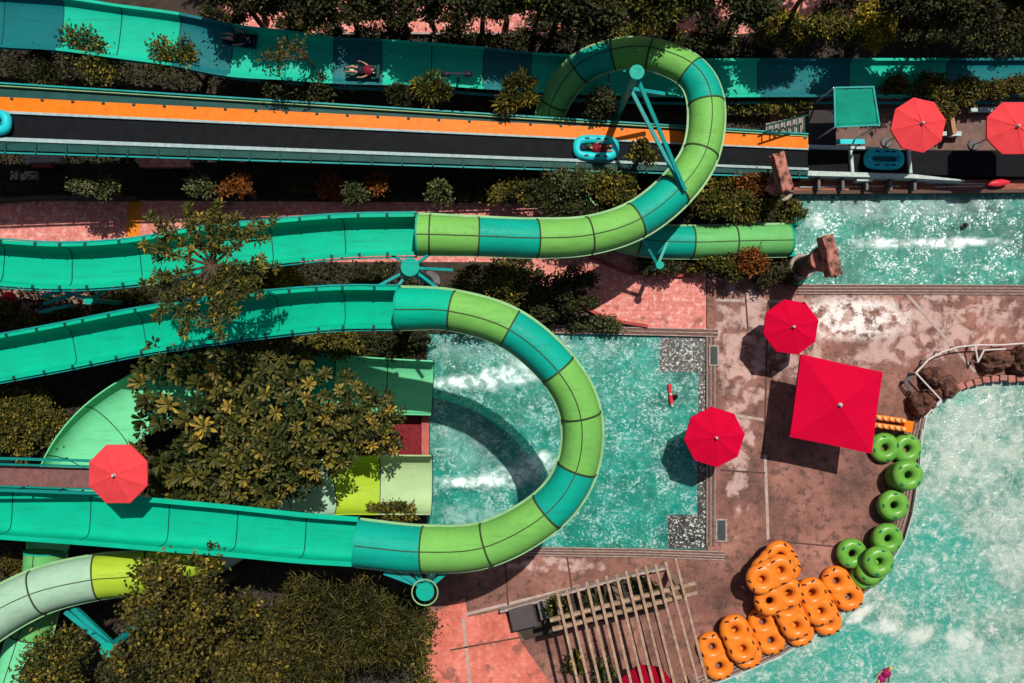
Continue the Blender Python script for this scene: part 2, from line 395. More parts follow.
# flat trim lying on the deck
def ptsbox(name, quad, z0, z1, m, label=None, cat=None, group=None, kind=None, parent=None, bevel=0):
    mb = MB(); mb.prism([W(x, y, z1)[:2] for x, y in quad], z0, z1)
    o = mb.build(name, m, parent, bevel=bevel); return tag(o, label, cat, group, kind)
def rect(x0, y0, x1, y1): return [(x0, y0), (x1, y0), (x1, y1), (x0, y1)]
def strip_line(pts, wpx, side=0):
    """polyline in px -> outline of a band wpx wide"""
    a = []; b = []
    for i, p in enumerate(pts):
        q0 = pts[max(i - 1, 0)]; q1 = pts[min(i + 1, len(pts) - 1)]
        dx, dy = q1[0] - q0[0], q1[1] - q0[1]; L = math.hypot(dx, dy); nx, ny = -dy / L, dx / L
        a.append((p[0] + nx * (side + wpx / 2), p[1] + ny * (side + wpx / 2))); b.append((p[0] + nx * (side - wpx / 2), p[1] + ny * (side - wpx / 2)))
    return a + b[::-1]
def band(name, pts, wpx, side, z0, z1, m, **k): return ptsbox(name, strip_line(pts, wpx, side), z0, z1, m, **k)

# expansion joints
for i, (a, b, m_) in enumerate((((745, 292), (748, 330), DSTRIP), ((765, 455), (768, 540), DPALE), ((715, 300), (800, 302), DPALE), ((768, 300), (764, 450), DSTRIP),
        ((715, 412), (765, 420), DPALE), ((505, 556), (508, 605), DSTRIP), ((567, 557), (572, 590), DSTRIP), ((720, 470), (765, 473), DSTRIP),
        ((905, 292), (975, 372), DPALE), ((768, 540), (850, 548), DSTRIP), ((466, 614), (580, 586), DPALE), ((450, 650), (560, 630), DSTRIP), ((463, 618), (470, 683), DPALE))):
    q = sheet('joint', strip_line([a, b], 1.6 if m_ is DSTRIP else 3), [], .022, m_)

# drains, coping and grates
def drain(pts, wpx, label, side=0, lines=2):
    r = empty('drain_channel', W(*pts[0], 0), label, 'drain', 'drain channels around the pools')
    band('grate', pts, wpx, side, .0, .05, GRATE, parent=r)
    n = 0
    for k in range(lines + 1):
        band('coping', pts, .8, side + wpx * (k / lines - .5), .0, .075, EDGE, parent=r)
    return r
drain([(545, 329), (718, 333)], 7, 'long grated drain along the top edge of the square pool')
drain([(711, 337), (711, 546)], 8, 'upright grated drain along the right edge of the square pool')
drain([(510, 551), (640, 553), (725, 556)], 8, 'long dark grated drain along the bottom edge of the square pool', lines=3)
drain([(798, 289), (1160, 290)], 9, 'grated drain under the lower edge of the upper lagoon pool', lines=3)
drain(WAVE[6:], 10, 'curved grated drain following the edge of the pale wave pool', side=7, lines=3)
band('pool_edge', WAVE[4:], 1.5, 0, -.2, .09, WHT, label='thin white curved rim of the pale wave pool', cat='pool edge')
# dark access plates
for q, lab in ((rect(709, 345, 719, 366), 'small dark plate beside the top right corner of the square pool'), (rect(716, 519, 727, 542), 'small dark plate beside the bottom right corner of the square pool')):
    r = empty('access_plate', W(*q[0], 0), lab, 'plate', 'dark plates beside the square pool')
    ptsbox('plate_frame', q, .0, .11, EDGE, parent=r); x0, y0 = q[0]; x1, y1 = q[2]
    ptsbox('plate', rect(x0 + 1.5, y0 + 1.5, x1 - 1.5, y1 - 1.5), .09, .125, mat('dark_plate', (.05, .06, .06), rough=.5), parent=r)
# stepped ledges under the water
def steps(x0, y0, x1, y1, horiz, label):
    r = empty('pool_steps', W(x0, y0, -.6), label, 'steps', 'stepped entries in the square pool')
    n = 5
    for k in range(n):
        f0, f1 = k / n, (k + 1) / n
        q = rect(x0 + (x1 - x0) * f0, y0, x0 + (x1 - x0) * f1, y1) if horiz else rect(x0, y0 + (y1 - y0) * f0, x1, y0 + (y1 - y0) * f1)
        ptsbox('tread', q, -.95, -.09 + .012 * k, STEP, parent=r)
steps(698, 372.5, 706, 514.5, False, 'narrow brown ledge under water along the right wall of the square pool')
steps(660, 338, 706, 372, True, 'brown stepped ledge under water in the upper right corner of the square pool')
steps(668, 515, 706, 548, True, 'brown stepped ledge under water in the lower right corner of the square pool')

# kerbs and low walls
band('kerb_wall', [(-60, 203), (0, 200), (40, 197), (135, 198)], 4, 0, 0, .35, mat('dark_wall', (.07, .05, .045), rough=.8), label='low dark kerb wall above the pink path on the far left', cat='kerb')
band('kerb_wall', [(590, 256), (608, 264), (630, 273), (692, 276)], 3, 0, 0, .18, BRICK, label='red kerb curving along the top of the small pink plaza', cat='kerb')
band('kerb_wall', [(584, 307), (600, 315), (622, 322), (648, 326)], 3, 0, 0, .18, BRICK, label='red kerb curving along the bottom of the small pink plaza', cat='kerb')
band('kerb_wall', [(205, 33), (420, 33), (740, 36)], 2, 0, 0, .25, EDGE, label='pale kerb along the upper pink path behind the trees', cat='kerb')
band('kerb_wall', [(722, 113), (770, 111), (812, 112)], 2.5, 0, 0, .3, EDGE, label='pale kerb below the clipped hedge strip at upper right', cat='kerb')

# ------------------------------------------------------------------ sweeps for slides
def spline(P, sub=8):
    """Catmull-Rom through (x,y,z,r) rows"""
    P = [np.array(p, float) for p in P]; P = [2 * P[0] - P[1]] + P + [2 * P[-1] - P[-2]]
    out = []
    for i in range(1, len(P) - 2):
        for k in range(sub):
            t = k / sub
            out.append(.5 * (2 * P[i] + (P[i + 1] - P[i - 1]) * t + (2 * P[i - 1] - 5 * P[i] + 4 * P[i + 1] - P[i + 2]) * t * t + (3 * P[i] - P[i - 1] - 3 * P[i + 1] + P[i + 2]) * t ** 3))
    out.append(P[-2]); return out
def frames(path):
    fr = []
    for i, p in enumerate(path):
        a = path[max(i - 1, 0)]; b = path[min(i + 1, len(path) - 1)]
        t = Vector(b[:3] - a[:3]).normalized(); sd = t.cross(Vector((0, 0, 1))).normalized(); up = sd.cross(t)
        fr.append((Vector(p[:3]), t, sd, up, p[3]))
    return fr
def sweep(mb, fr, prof, cap=True):
    """prof(r) -> closed list of (u,v)"""
    base = len(mb.v); vs = []; m = None
    for (c, t, sd, up, r) in fr:
        q = prof(r); m = len(q); vs += [c + sd * u + up * v for u, v in q]
    fs = []
    for i in range(len(fr) - 1):
        for j in range(m):
            a = i * m; b = a + m; k = (j + 1) % m
            fs.append((a + j, b + j, b + k, a + k))
    mb.add(vs, fs)
    if cap == 'strip':      # profile is outer then inner, close ends with quads
        h = m // 2
        for o in (0, (len(fr) - 1) * m):
            for j in range(h - 1): mb.add([vs[o + j], vs[o + j + 1], vs[o + m - 2 - j], vs[o + m - 1 - j]], [(0, 1, 2, 3)])
    return mb
def circ(r, n=28): return [(r * math.cos(2 * math.pi * k / n), r * math.sin(2 * math.pi * k / n)) for k in range(n)]
def U(d=.75, p=.65, lip=.12, n=18):
    def f(r):
        q = []
        out = []
        for k in range(n + 1):
            a = math.pi + math.pi * k / n; c, s = math.cos(a), math.sin(a)
            out.append((math.copysign(abs(c) ** p, c), -abs(s) ** p))
        dd = d * r
        o = [(-r - lip, 0), (-r - lip, -.05)] + [(u * (r + .04), v * (dd + .04) - .012) for u, v in out] + [(r + lip, -.05), (r + lip, 0)]
        i = [(r, .004)] + [(u * r, v * dd) for u, v in out[::-1]] + [(-r, .004)]
        # same count on both halves
        return o + [i[0]] + i + [i[-1]]
    return f

def tube_parts(root, seam_pts, mats, sub=10, seam=True, flange=.03):
    """closed tube: seam_pts (px,py,z,width_px); one section mesh per span + a flange ring at each joint"""
    P = []
    for (x, y, z, wpx) in seam_pts:
        p = W(x, y, z); P.append((p.x, p.y, p.z, M_(wpx, z) / 2))
    path = spline(P, sub); fr = frames(path)
    for i in range(len(P) - 1):
        seg = fr[i * sub:(i + 1) * sub + 1]; mb = MB()
        sweep(mb, seg, lambda r: circ(r)); sweep(mb, seg, lambda r: circ(r - .03))
        sec = mb.build('tube_section', mats[i], root, smooth=2)
        if seam:
            mb = MB(); sweep(mb, seg, lambda r: [(.1 * r + u, v + r * .995) for u, v in ((-.015, -.01), (.015, -.01), (.015, .016), (-.015, .016))])
            mb.build('seam_strip', SEAM, sec)
            for sg in (-1, 1):
                mb = MB(); sweep(mb, seg, lambda r: [(sg * (r + .03) + u, v - .02) for u, v in ((-.045, -.02), (.045, -.02), (.045, .02), (-.045, .02))])
                mb.build('side_flange', SEAMT, sec)
    for i in range(len(P)):
        c, t, sd, up, r = fr[i * sub]
        mb = MB(); m3 = Matrix((sd, up, t)).transposed()
        vs = []; n = 32
        for k in range(n):
            a = 2 * math.pi * k / n; d = sd * math.cos(a) + up * math.sin(a)
            for rr, tt in ((r - .01, -.026), (r + flange, -.026), (r + flange, .026), (r - .01, .026)): vs.append(c + d * rr + t * tt)
        fs = [(k * 4 + j, ((k + 1) % n) * 4 + j, ((k + 1) % n) * 4 + (j + 1) % 4, k * 4 + (j + 1) % 4) for k in range(n) for j in range(4)]
        mb.add(vs, fs).build('joint_ring', SEAM if (0 < i < len(P) - 1) else TEALT, root, smooth=True)
    return path
def flume_parts(root, pts, mats, sub=8, d=.75, p=.65, lip=.12, ribs=0, name='flume_section'):
    P = []
    for (x, y, z, wpx) in pts:
        q = W(x, y, z); P.append((q.x, q.y, q.z, M_(wpx, z) / 2 - lip))
    fr = frames(spline(P, sub)); prof = U(d, p, lip)
    if not isinstance(mats, list): mats = [mats] * (len(P) - 1)
    for i in range(len(P) - 1):
        mb = MB(); sweep(mb, fr[i * sub:(i + 1) * sub + 1], prof, cap='strip'); mb.build(name, mats[i], root, smooth=True)
    for i in range(len(P)):   # joint flanges under the shell
        c, t, sd, up, r = fr[min(i * sub, len(fr) - 1)]
        q = prof(r); m = len(q) // 2; o = [(u * 1.0, v) for u, v in q[:m]]
        mb = MB(); e = .07
        out = [(u + (e if u > 0 else -e) * (abs(u) / (r + lip)) * .3, v - e) for u, v in o]
        vs = []
        for tt in (-.03, .03): vs += [c + sd * u + up * v + t * tt for u, v in o] + [c + sd * u + up * v + t * tt for u, v in out]
        k = len(o); fs = []
        for j in range(k - 1): fs += [(j, j + 1, k + j + 1, k + j), (2 * k + j, 2 * k + j + 1, 3 * k + j + 1, 3 * k + j), (k + j, k + j + 1, 3 * k + j + 1, 3 * k + j)]
        mb.add(vs, fs)
        iq = [(u * .985, v + .012) for u, v in q[m + 1:-1]]; kk = len(iq); vs = []
        for tt in (-.018, .018): vs += [c + sd * u + up * v + t * tt for u, v in iq]
        if 0 < i < len(P) - 1: mb.add(vs, [(j, j + 1, kk + j + 1, kk + j) for j in range(kk - 1)])
        mb.build('joint_flange', DARKT, root)
    if ribs:
        # little gusset brackets under both lips and raised splash rail pieces
        L = 0; nxt = 0; last = fr[0][0]
        for (c, t, sd, up, r) in fr:
            L += (c - last).length; last = c
            if L >= nxt:
                nxt += ribs
                for sg in (-1, 1):
                    a = c + sd * sg * (r + lip * .9) - up * .05; b = c + sd * sg * (r + .05) - up * .42
                    MB().bar(a, b, .05, .05).bar(c + sd * sg * (r + lip * .05) + up * .035, c + sd * sg * (r + lip) + up * .035, .09, .05).build('bracket', DARKT, root)
        for sg in (-1, 1):
            mb = MB(); sweep(mb, fr, lambda r: [(sg * (r + lip + .05) + u, v - .16) for u, v in ((-.025, -.06), (.025, -.06), (.025, .06), (-.025, .06))]); mb.build('side_rail', STEELT, root)
    return fr

# ---- slide one: long upper flume that becomes the spiral tube
r1 = empty('water_slide', W(418, 234, 0), 'spiral tube slide of green and teal bands crossing over the orange racing lanes', 'water slide')
flume_parts(r1, [(-90, 255, 4.5, 46), (-10, 262, 4.6, 46), (60, 266, 4.7, 46), (130, 262, 4.8, 46), (200, 250, 5.0, 46), (265, 243, 5.1, 45), (340, 236, 5.3, 43), (416, 234, 5.4, 42)],
            TEAL, d=1.2, p=.36, ribs=1.05)
tube_parts(r1, [(418, 234.5, 5.4, 40), (430, 234.5, 5.4, 39), (478, 236, 5.3, 37), (537, 238, 5.0, 37), (589, 235, 4.7, 36), (636, 220, 4.4, 36), (675, 190, 4.2, 36), (701, 152, 4.0, 35), (706, 103, 3.8, 35),
                (690, 71, 3.6, 32), (650, 54, 3.3, 30), (614, 55, 3.0, 29), (579, 70, 2.5, 29), (554, 104, 1.8, 27), (548, 140, 1.2, 26), (560, 180, 1.2, 28), (592, 222, 1.2, 29), (640, 239, 1.2, 31), (692, 242, 1.1, 31), (734, 241, 1.0, 31), (788, 240, .75, 31)],
           [LIME, LIME, TEALT, LIME, LIME, TEALT, LIME, LIME, TEALT, LIME, LIME, TEALT, LIME2, LIME2, LIME2, LIME2, LIME2, TEALT, LIME2, LIME2])
ex = MB(); fr_e = frames(spline([(*W(789, 240, .55), M_(31, .5) / 2), (*W(799, 240, .5), M_(31, .5) / 2)], 3))
sweep(ex, fr_e, U(.9, .9, .03), cap='strip'); ex.build('exit_lip', TEAL, r1, smooth=True)

# ---- slide two: double flume with the big loop over the square pool
r2 = empty('water_slide', W(580, 430, 0), 'looping tube slide with its round end hanging over the square pool', 'water slide')
flume_parts(r2, [(-100, 378, 2.8, 46), (-20, 362, 3.0, 46), (60, 347, 3.3, 46), (130, 333, 3.8, 46), (200, 322, 4.6, 46), (265, 314, 5.8, 45), (335, 308, 6.6, 43), (398, 307.5, 7.3, 42)],
            TEAL, d=1.2, p=.36, ribs=1.05)
tube_parts(r2, [(400, 308, 7.3, 41), (452, 310, 7.6, 38), (510, 328, 7.7, 38), (558, 369, 7.6, 38), (581, 415, 7.4, 39), (577, 468, 7.1, 39.5), (547, 511, 6.9, 41), (487, 544, 6.7, 43), (423, 549, 6.5, 45), (358, 543, 6.4, 46)],
           [TEAL, LIME, TEALT, LIME, LIME, TEALT, LIME, LIME, TEALT])
flume_parts(r2, [(357, 542, 6.4, 50), (300, 538, 6.2, 51), (230, 531, 5.9, 52), (160, 525, 5.6, 53), (80, 518, 5.2, 54), (0, 512, 4.8, 55), (-90, 505, 4.4, 56)], TEAL, d=.8, p=.4, ribs=0, lip=.16)

# ---- half-pipe slides that drop into the square pool
r3 = empty('water_slide', W(400, 388, 0), 'wide mint half pipe slide curving under the trees into the square pool', 'water slide')
flume_parts(r3, [(432, 388, 1.2, 55), (385, 386, 1.3, 56), (330, 382, 1.4, 56), (270, 376, 1.3, 56), (210, 376, 1.5, 56), (155, 395, 1.7, 60), (105, 428, 1.9, 62), (72, 470, 2.0, 62), (52, 520, 2.1, 50), (46, 552, 2.2, 40)],
            [MINT, MINT, TEAL, MINT, MINT, MINT, MINT, MINT, MINT], d=.85, p=.8, lip=.05)
tube_parts(r3, [(46, 552, 2.2, 40), (42, 590, 2.3, 40), (30, 635, 2.4, 41), (16, 680, 2.5, 42), (2, 730, 2.6, 42)], [LIME2, LIME2, MINT, MINT])
r4 = empty('water_slide', W(400, 485, 0), 'pale and yellow lime slide leaving a tube for an open chute into the square pool', 'water slide')
flume_parts(r4, [(431, 485, 1.3, 60), (378, 485, 1.4, 60), (330, 487, 1.5, 58), (285, 500, 1.5, 54), (250, 520, 2.0, 50)], [PALE, YELL, PALEB, PALEB], d=.85, p=.8, lip=.05)
tube_parts(r4, [(250, 520, 2.0, 46), (215, 548, 2.6, 45), (150, 571, 3.2, 43), (97, 577, 3.6, 43), (38, 592, 4.0, 45), (-20, 625, 4.3, 47), (-70, 670, 4.5, 48)], [PALEB, YELL, YELL, PALEB, PALEB, PALEB], seam=True)
# red gravel bed between the two chutes
bedr = empty('gravel_bed', W(415, 436, 0), 'small dark red gravel bed between the two chutes into the square pool', 'gravel bed')
ptsbox('gravel', rect(380, 415, 421, 456), 0, .25, GRAVEL, parent=bedr)
ptsbox('edge_curb', rect(421.5, 414, 429, 457), 0, .42, mat('pink_curb', (.46, .13, .11), (.34, .09, .08), rough=.8, fine=.3), parent=bedr)

# ---- top flume
r5 = empty('water_slide', W(480, 70, 0), 'wide open flume in light and dark teal panels along the top planting', 'water slide')
seg = [(-110, 10, 4.3, 56), (-2, 19, 4.2, 56), (58, 23, 4.1, 55), (116, 31, 4.0, 54), (175, 39, 3.9, 54), (230, 50, 3.7, 53), (285, 55, 3.5, 50), (333, 60, 3.3, 47), (382, 62, 3.0, 46), (432, 64, 2.7, 43), (484, 68, 2.4, 42), (532, 72, 2.1, 40),
       (610, 76, 1.8, 39), (690, 78, 1.5, 39), (760, 77.5, 1.3, 39), (852, 77.5, 1.1, 39), (950, 77.5, 1.0, 39), (1040, 77, .9, 39), (1140, 77, .8, 39)]
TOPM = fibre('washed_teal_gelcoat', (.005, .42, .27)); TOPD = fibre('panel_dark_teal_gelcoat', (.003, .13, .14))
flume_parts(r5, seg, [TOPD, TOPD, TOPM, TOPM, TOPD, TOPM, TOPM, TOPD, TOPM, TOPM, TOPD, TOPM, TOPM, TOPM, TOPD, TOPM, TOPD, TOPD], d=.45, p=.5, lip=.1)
mb = MB(); sweep(mb, frames(spline([(*W(x, y, z), 1) for x, y, z, w_ in seg], 5)), lambda r: [(u + .85, v - .5) for u, v in ((-.05, -.04), (.05, -.04), (.05, .04), (-.05, .04))]); mb.build('side_rail', STEELT, r5)
for px in range(-60, 1100, 130):   # legs
    k = min(range(len(seg)), key=lambda i: abs(seg[i][0] - px)); x, y, z, _ = seg[k]
    p = W(x, y, z); MB().cyl((p.x, p.y, 0), (p.x, p.y, z - .45), .11).build('support_leg', STEELT, r5)

# ---- orange racing lanes
r6 = empty('racing_slide', W(400, 130, 0), 'straight racing slide with an orange band and a black mat lane', 'water slide')
def zl(x): return 4.6 - (x + 60) / 870 * 3.0
def lane(name, ya, yb, m, dz0, dz1, x0=-70, x1=808, parent=r6, nseg=12, ext=None):
    """ya,yb: (row at x=0, row at x=768) edges; slab between heights z+dz0 .. z+dz1"""
    mb = MB()
    rows = []
    for i in range(nseg + 1):
        x = x0 + (x1 - x0) * i / nseg; z = zl(x); f = x / 768
        a = W(x, ya[0] + (ya[1] - ya[0]) * f, z); b = W(x, yb[0] + (yb[1] - yb[0]) * f, z)
        rows += [(a.x, a.y, z + dz1), (b.x, b.y, z + dz1), (b.x, b.y, z + dz0), (a.x, a.y, z + dz0)]
    fs = [(4 * i + j, 4 * i + 4 + j, 4 * i + 4 + (j + 1) % 4, 4 * i + (j + 1) % 4) for i in range(nseg) for j in range(4)] + [(0, 1, 2, 3), (4 * nseg, 4 * nseg + 1, 4 * nseg + 2, 4 * nseg + 3)]
    mb.add(rows, fs); return mb.build(name, m, parent)
lane('deck_plate', (86.2, 134.2), (151.8, 175.8), DARKT, -.30, -.12)
lane('top_rail', (82.5, 131), (84, 132.3), STEELT, -.05, .06)
lane('top_rail', (85.4, 133.4), (86.2, 134.2), SEAMT, -.3, .02)
lane('orange_band', (97, 135.5), (111, 147), ORNG, -.11, .02)
PDIV = mat('pale_divider', (.36, .46, .45), (.22, .31, .31), rough=.5, scale=6, fine=.25)
lane('divider', (111, 147), (113.6, 148.4), PDIV, -.11, .06)
lane('black_lane', (113.8, 148.6), (137, 166.2), BLKM, -.11, -.03)
lane('lower_wall', (137, 166.2), (143, 170), DARKT, -.11, .01)
lane('divider', (137.4, 166.6), (141.3, 169), PDIV, -.11, .07)
lane('lower_wall', (143, 170), (150, 174), DARKT, -.11, .0)
lane('lower_rail', (152, 176), (153.4, 177.2), STEELT, -.08, .04)
for i in range(29):
    x = -55 + i * 30.5; z = zl(x); f = x / 768
    a = W(x, 143 + 27 * f, z); b = W(x, 153 + 24 * f, z)
    MB().bar((a.x, a.y, z + .04), (b.x, b.y, z + .04), .06, .05).build('cross_bracket', DARKT, r6)
    a = W(x + 6, 98.5 + 38 * f, z)
    MB().box((a.x, a.y, z + .03), (.10, .06, .04)).build('bolt_plate', DARKT, r6)
for x in range(-20, 800, 110):
    z = zl(x); f = x / 768
    for yy in (96 + 42 * f, 116 + 36 * f):
        p = W(x, yy, z); MB().cyl((p.x, p.y, 0), (p.x, p.y, z - .31), .10).build('support_leg', STEELT, r6)

# ---- dark bridge walkway by the coral parasol at left
r7 = empty('footbridge', W(40, 474, 0), 'narrow footbridge with dark teal rails and reddish brown deck at the far left', 'footbridge')
def slab(px0, px1, y0a, y1a, y0b, y1b, z, th, m, name, parent):
    q = [(px0, y0a), (px1, y0b), (px1, y1b), (px0, y1a)]
    mb = MB(); mb.prism([W(x, y, z)[:2] for x, y in q], z - th, z); return mb.build(name, m, parent)
slab(-80, 140, 464, 484, 470, 491, 5.0, .15, mat('red_brown_deck', (.22, .10, .09), (.13, .06, .055), scale=4, rough=.7, fine=.4), 'bridge_deck', r7)
for (a, b, c, d, z) in ((455, 457.5, 460, 462.5, 5.6), (461, 463, 466, 468, 5.3), (486, 489, 492, 495, 5.5), (483, 484.5, 489, 490.5, 5.25)):
    slab(-80, 100, a, b, c, d, z, .08, TEALD, 'rail', r7)
for x in range(-60, 100, 40):
    for y in (458, 488):
        p = W(x, y + x * .04, 5.5); MB().cyl((p.x, p.y, 5.0), (p.x, p.y, 5.5), .04).build('post', DARKT, r7)
for x in (-50, 118):
    p = W(x, 476, 5.0); MB().cyl((p.x, p.y, 0), (p.x, p.y, 4.86), .12).build('support_leg', DARKT, r7)

# ---- support columns with arms
def column(px, py, z, r, label, arms, ring=False, thin=.16):
    c = W(px, py, z); root = empty('support_column', (c.x, c.y, 0), label, 'column', 'steel columns carrying the slides')
    MB().cyl((c.x, c.y, 0), (c.x, c.y, z - .06), r * .62, r * .55, n=20).build('shaft', STEELT, root, smooth=True)
    MB().cyl((c.x, c.y, z - .08), (c.x, c.y, z), r, r, n=24).build('cap_plate', TEALT if r < .33 else TEAL, root, smooth=True)
    MB().cyl((c.x, c.y, 0), (c.x, c.y, .08), r * 1.4, n=20).build('base_plate', GREY, root)
    for (ax, ay, az, dz) in arms:
        q = W(ax, ay, az); MB().bar((c.x, c.y, z - .3 - dz), q, thin, thin).build('arm', STEELT, root)
    if ring: MB().torus((c.x, c.y, z + .05), r * 1.42, .022, mat=Matrix.Identity(3)).build('guard_ring', SEAMT, root, smooth=2)
    return root
column(637, 72, 6.9, .24, 'tall teal column with two long struts reaching down to the spiral slide', [(685, 190, 4.95, 0), (681, 187, 4.9, 1.5), (664, 94, 4.2, 1.6)], thin=.12)
column(410, 267, 7.0, .30, 'teal column with round cap between the two long flumes', [(380, 285, 6.5, .2), (398, 286, 6.7, .3), (440, 290, 7.1, .2), (452, 270, 5.6, 0), (392, 255, 4.9, .2), (432, 252, 5.1, .1)], thin=.09)
column(425, 592, 6.3, .30, 'teal column with ring round its cap below the loop slide', [(398, 570, 6.0, 0), (384, 572, 6.0, .2), (446, 572, 6.1, 0), (410, 566, 6.1, .3)], ring=True, thin=.14)
column(107, 650, 3.6, .27, 'teal column with one thick arm under the pale tube at bottom left', [(66, 611, 3.4, 0), (72, 606, 3.4, .2)], thin=.18)
column(88, 300, 4.1, .16, 'slim teal column standing below the long flume at left', [(45, 285, 3.9, 0), (60, 290, 3.9, .3), (110, 285, 4.0, 0)], thin=.1)
column(660, 265, 2.6, .15, 'short teal column under the crossing of the spiral slide', [(640, 235, 3.6, .1), (668, 240, 1.7, .4)], thin=.1)
column(250, 334, 4.6, .16, 'teal column hidden in the tree under the middle flume', [(250, 325, 3.8, 0)], thin=.1)

# ------------------------------------------------------------------ parasols
def parasol(px, py, rpx, z, m, label, cat_rot=0, poleh=None, group='red parasols', ground=0):
    c = W(px, py, z); r = M_(rpx, z)
    root = empty('parasol', (c.x, c.y, ground), label, 'parasol', group)
    top = Vector((c.x, c.y, z + .28)); n = 8
    can = MB(); vs = [top]
    for ring, rr, dz in ((1, .5, .16), (2, 1.0, 0)):
        for k in range(n * 4):
            a = cat_rot + 2 * math.pi * k / (n * 4)
            ph = (k % 4) / 4; ang = math.pi / n
            loc = (a - cat_rot) % (2 * ang) - ang
            er = math.cos(ang) / math.cos(loc)
            sag = -.04 * rr * math.sin(math.pi * ph) * (1 if ring == 1 else .6)
            vs.append((c.x + math.cos(a) * r * rr * er, c.y + math.sin(a) * r * rr * er, z + dz + sag))
    N = n * 4
    for k in range(N):   # valance
        x, y, zz = vs[1 + N + k]; vs.append((c.x + (x - c.x) * 1.0, c.y + (y - c.y) * 1.0, zz - .09))
    fs = [(0, 1 + k, 1 + (k + 1) % N) for k in range(N)]
    for q in (0, 1): fs += [(1 + q * N + k, 1 + (q + 1) * N + k, 1 + (q + 1) * N + (k + 1) % N, 1 + q * N + (k + 1) % N) for k in range(N)]
    o = can.add(vs, fs).build('canopy', m, root)
    sm = o.modifiers.new('solid', 'SOLIDIFY'); sm.thickness = .015
    for k in range(n):
        a = cat_rot + 2 * math.pi * k / n
        e = Vector((c.x + math.cos(a) * r * .97, c.y + math.sin(a) * r * .97, z - .03))
        MB().bar(Vector((c.x, c.y, z + .22)), e, .025, .025).build('rib', ALU, root)
        MB().bar(Vector((c.x + math.cos(a) * r * .02, c.y + math.sin(a) * r * .02, z + .295)), Vector((e.x, e.y, z + .012)), .022, .012).build('stitched_seam', m, root)
    MB().cyl((c.x, c.y, ground), (c.x, c.y, z + .2), .03).build('pole', ALU, root)
    MB().cyl((c.x, c.y, z + .27), (c.x, c.y, z + .38), .06, .035).ball((c.x, c.y, z + .40), .05).build('finial', WHT, root, smooth=True)
    MB().cyl((c.x, c.y, ground), (c.x, c.y, ground + .09), .24, .2, n=20).build('base', GREY, root)
    return root
parasol(118, 474, 31.5, 6.7, CORAL, 'coral parasol above the footbridge and long flume at far left', cat_rot=R(22.5), ground=5.0)
parasol(918.5, 125, 28, 2.9, CORAL, 'coral parasol right of the teal awning near the black lane', cat_rot=R(10))
parasol(1013, 128, 28, 2.9, CORAL, 'coral parasol cut off by the right edge of the photo', cat_rot=R(22.5))
parasol(791, 327, 28.5, 2.1, CRIM, 'crimson parasol above the square canopy on the wet deck', cat_rot=R(14))
parasol(714.5, 437, 30.5, 2.4, CRIM, 'crimson parasol overhanging the right edge of the square pool', cat_rot=R(5))
parasol(647, 694, 30, 1.9, mat('shaded_crimson_canvas', (.27, .002, .018), (.2, .002, .014), rough=.8, bmp=.4, bscale=5, spec=.02), 'crimson parasol half hidden below the slatted pergola', cat_rot=R(15))  # canvas colour darkened to paint in the shade under the pergola

# square canopy
def square_canopy():
    C4 = [(801, 354), (883, 372), (872, 454), (790, 437)]; z = 2.45
    P = [W(x, y, z) for x, y in C4]; c = sum(P, Vector()) / 4
    root = empty('square_canopy', (c.x, c.y, 0), 'large crimson square canopy casting a black shadow on the deck', 'canopy')
    ap = Vector((c.x, c.y, z + .34)); vs = [ap]; n = 6; edge = []
    for i in range(4):
        for k in range(n):
            q = P[i].lerp(P[(i + 1) % 4], k / n); t = k / n
            q = q + (c - q).normalized() * (.015 * math.sin(math.pi * t)); q.z = z - .03 * math.sin(math.pi * t); edge.append(q)
    N = len(edge)
    vs += [e.lerp(ap, .5) - Vector((0, 0, .02)) for e in edge] + edge + [e - Vector((0, 0, .13)) for e in edge]
    fs = [(0, 1 + k, 1 + (k + 1) % N) for k in range(N)]
    for q in (0, 1): fs += [(1 + q * N + k, 1 + (q + 1) * N + k, 1 + (q + 1) * N + (k + 1) % N, 1 + q * N + (k + 1) % N) for k in range(N)]
    o = MB().add(vs, fs).build('canopy', CRIM, root); sm = o.modifiers.new('solid', 'SOLIDIFY'); sm.thickness = .02
    for p in P: MB().bar(ap - Vector((0, 0, .08)), p - Vector((0, 0, .05)), .04, .04).build('rib', ALU, root)
    MB().cyl((c.x, c.y, 0), (c.x, c.y, z + .26), .05).build('pole', ALU, root)
    MB().cyl((c.x, c.y, z + .31), (c.x, c.y, z + .41), .08).ball((c.x, c.y, z + .43), .065).build('finial', WHT, root, smooth=True)
    MB().box((c.x, c.y, .07), (.9, .9, .14), rz=R(-12)).build('base', GREY, root, bevel=.02)
square_canopy()

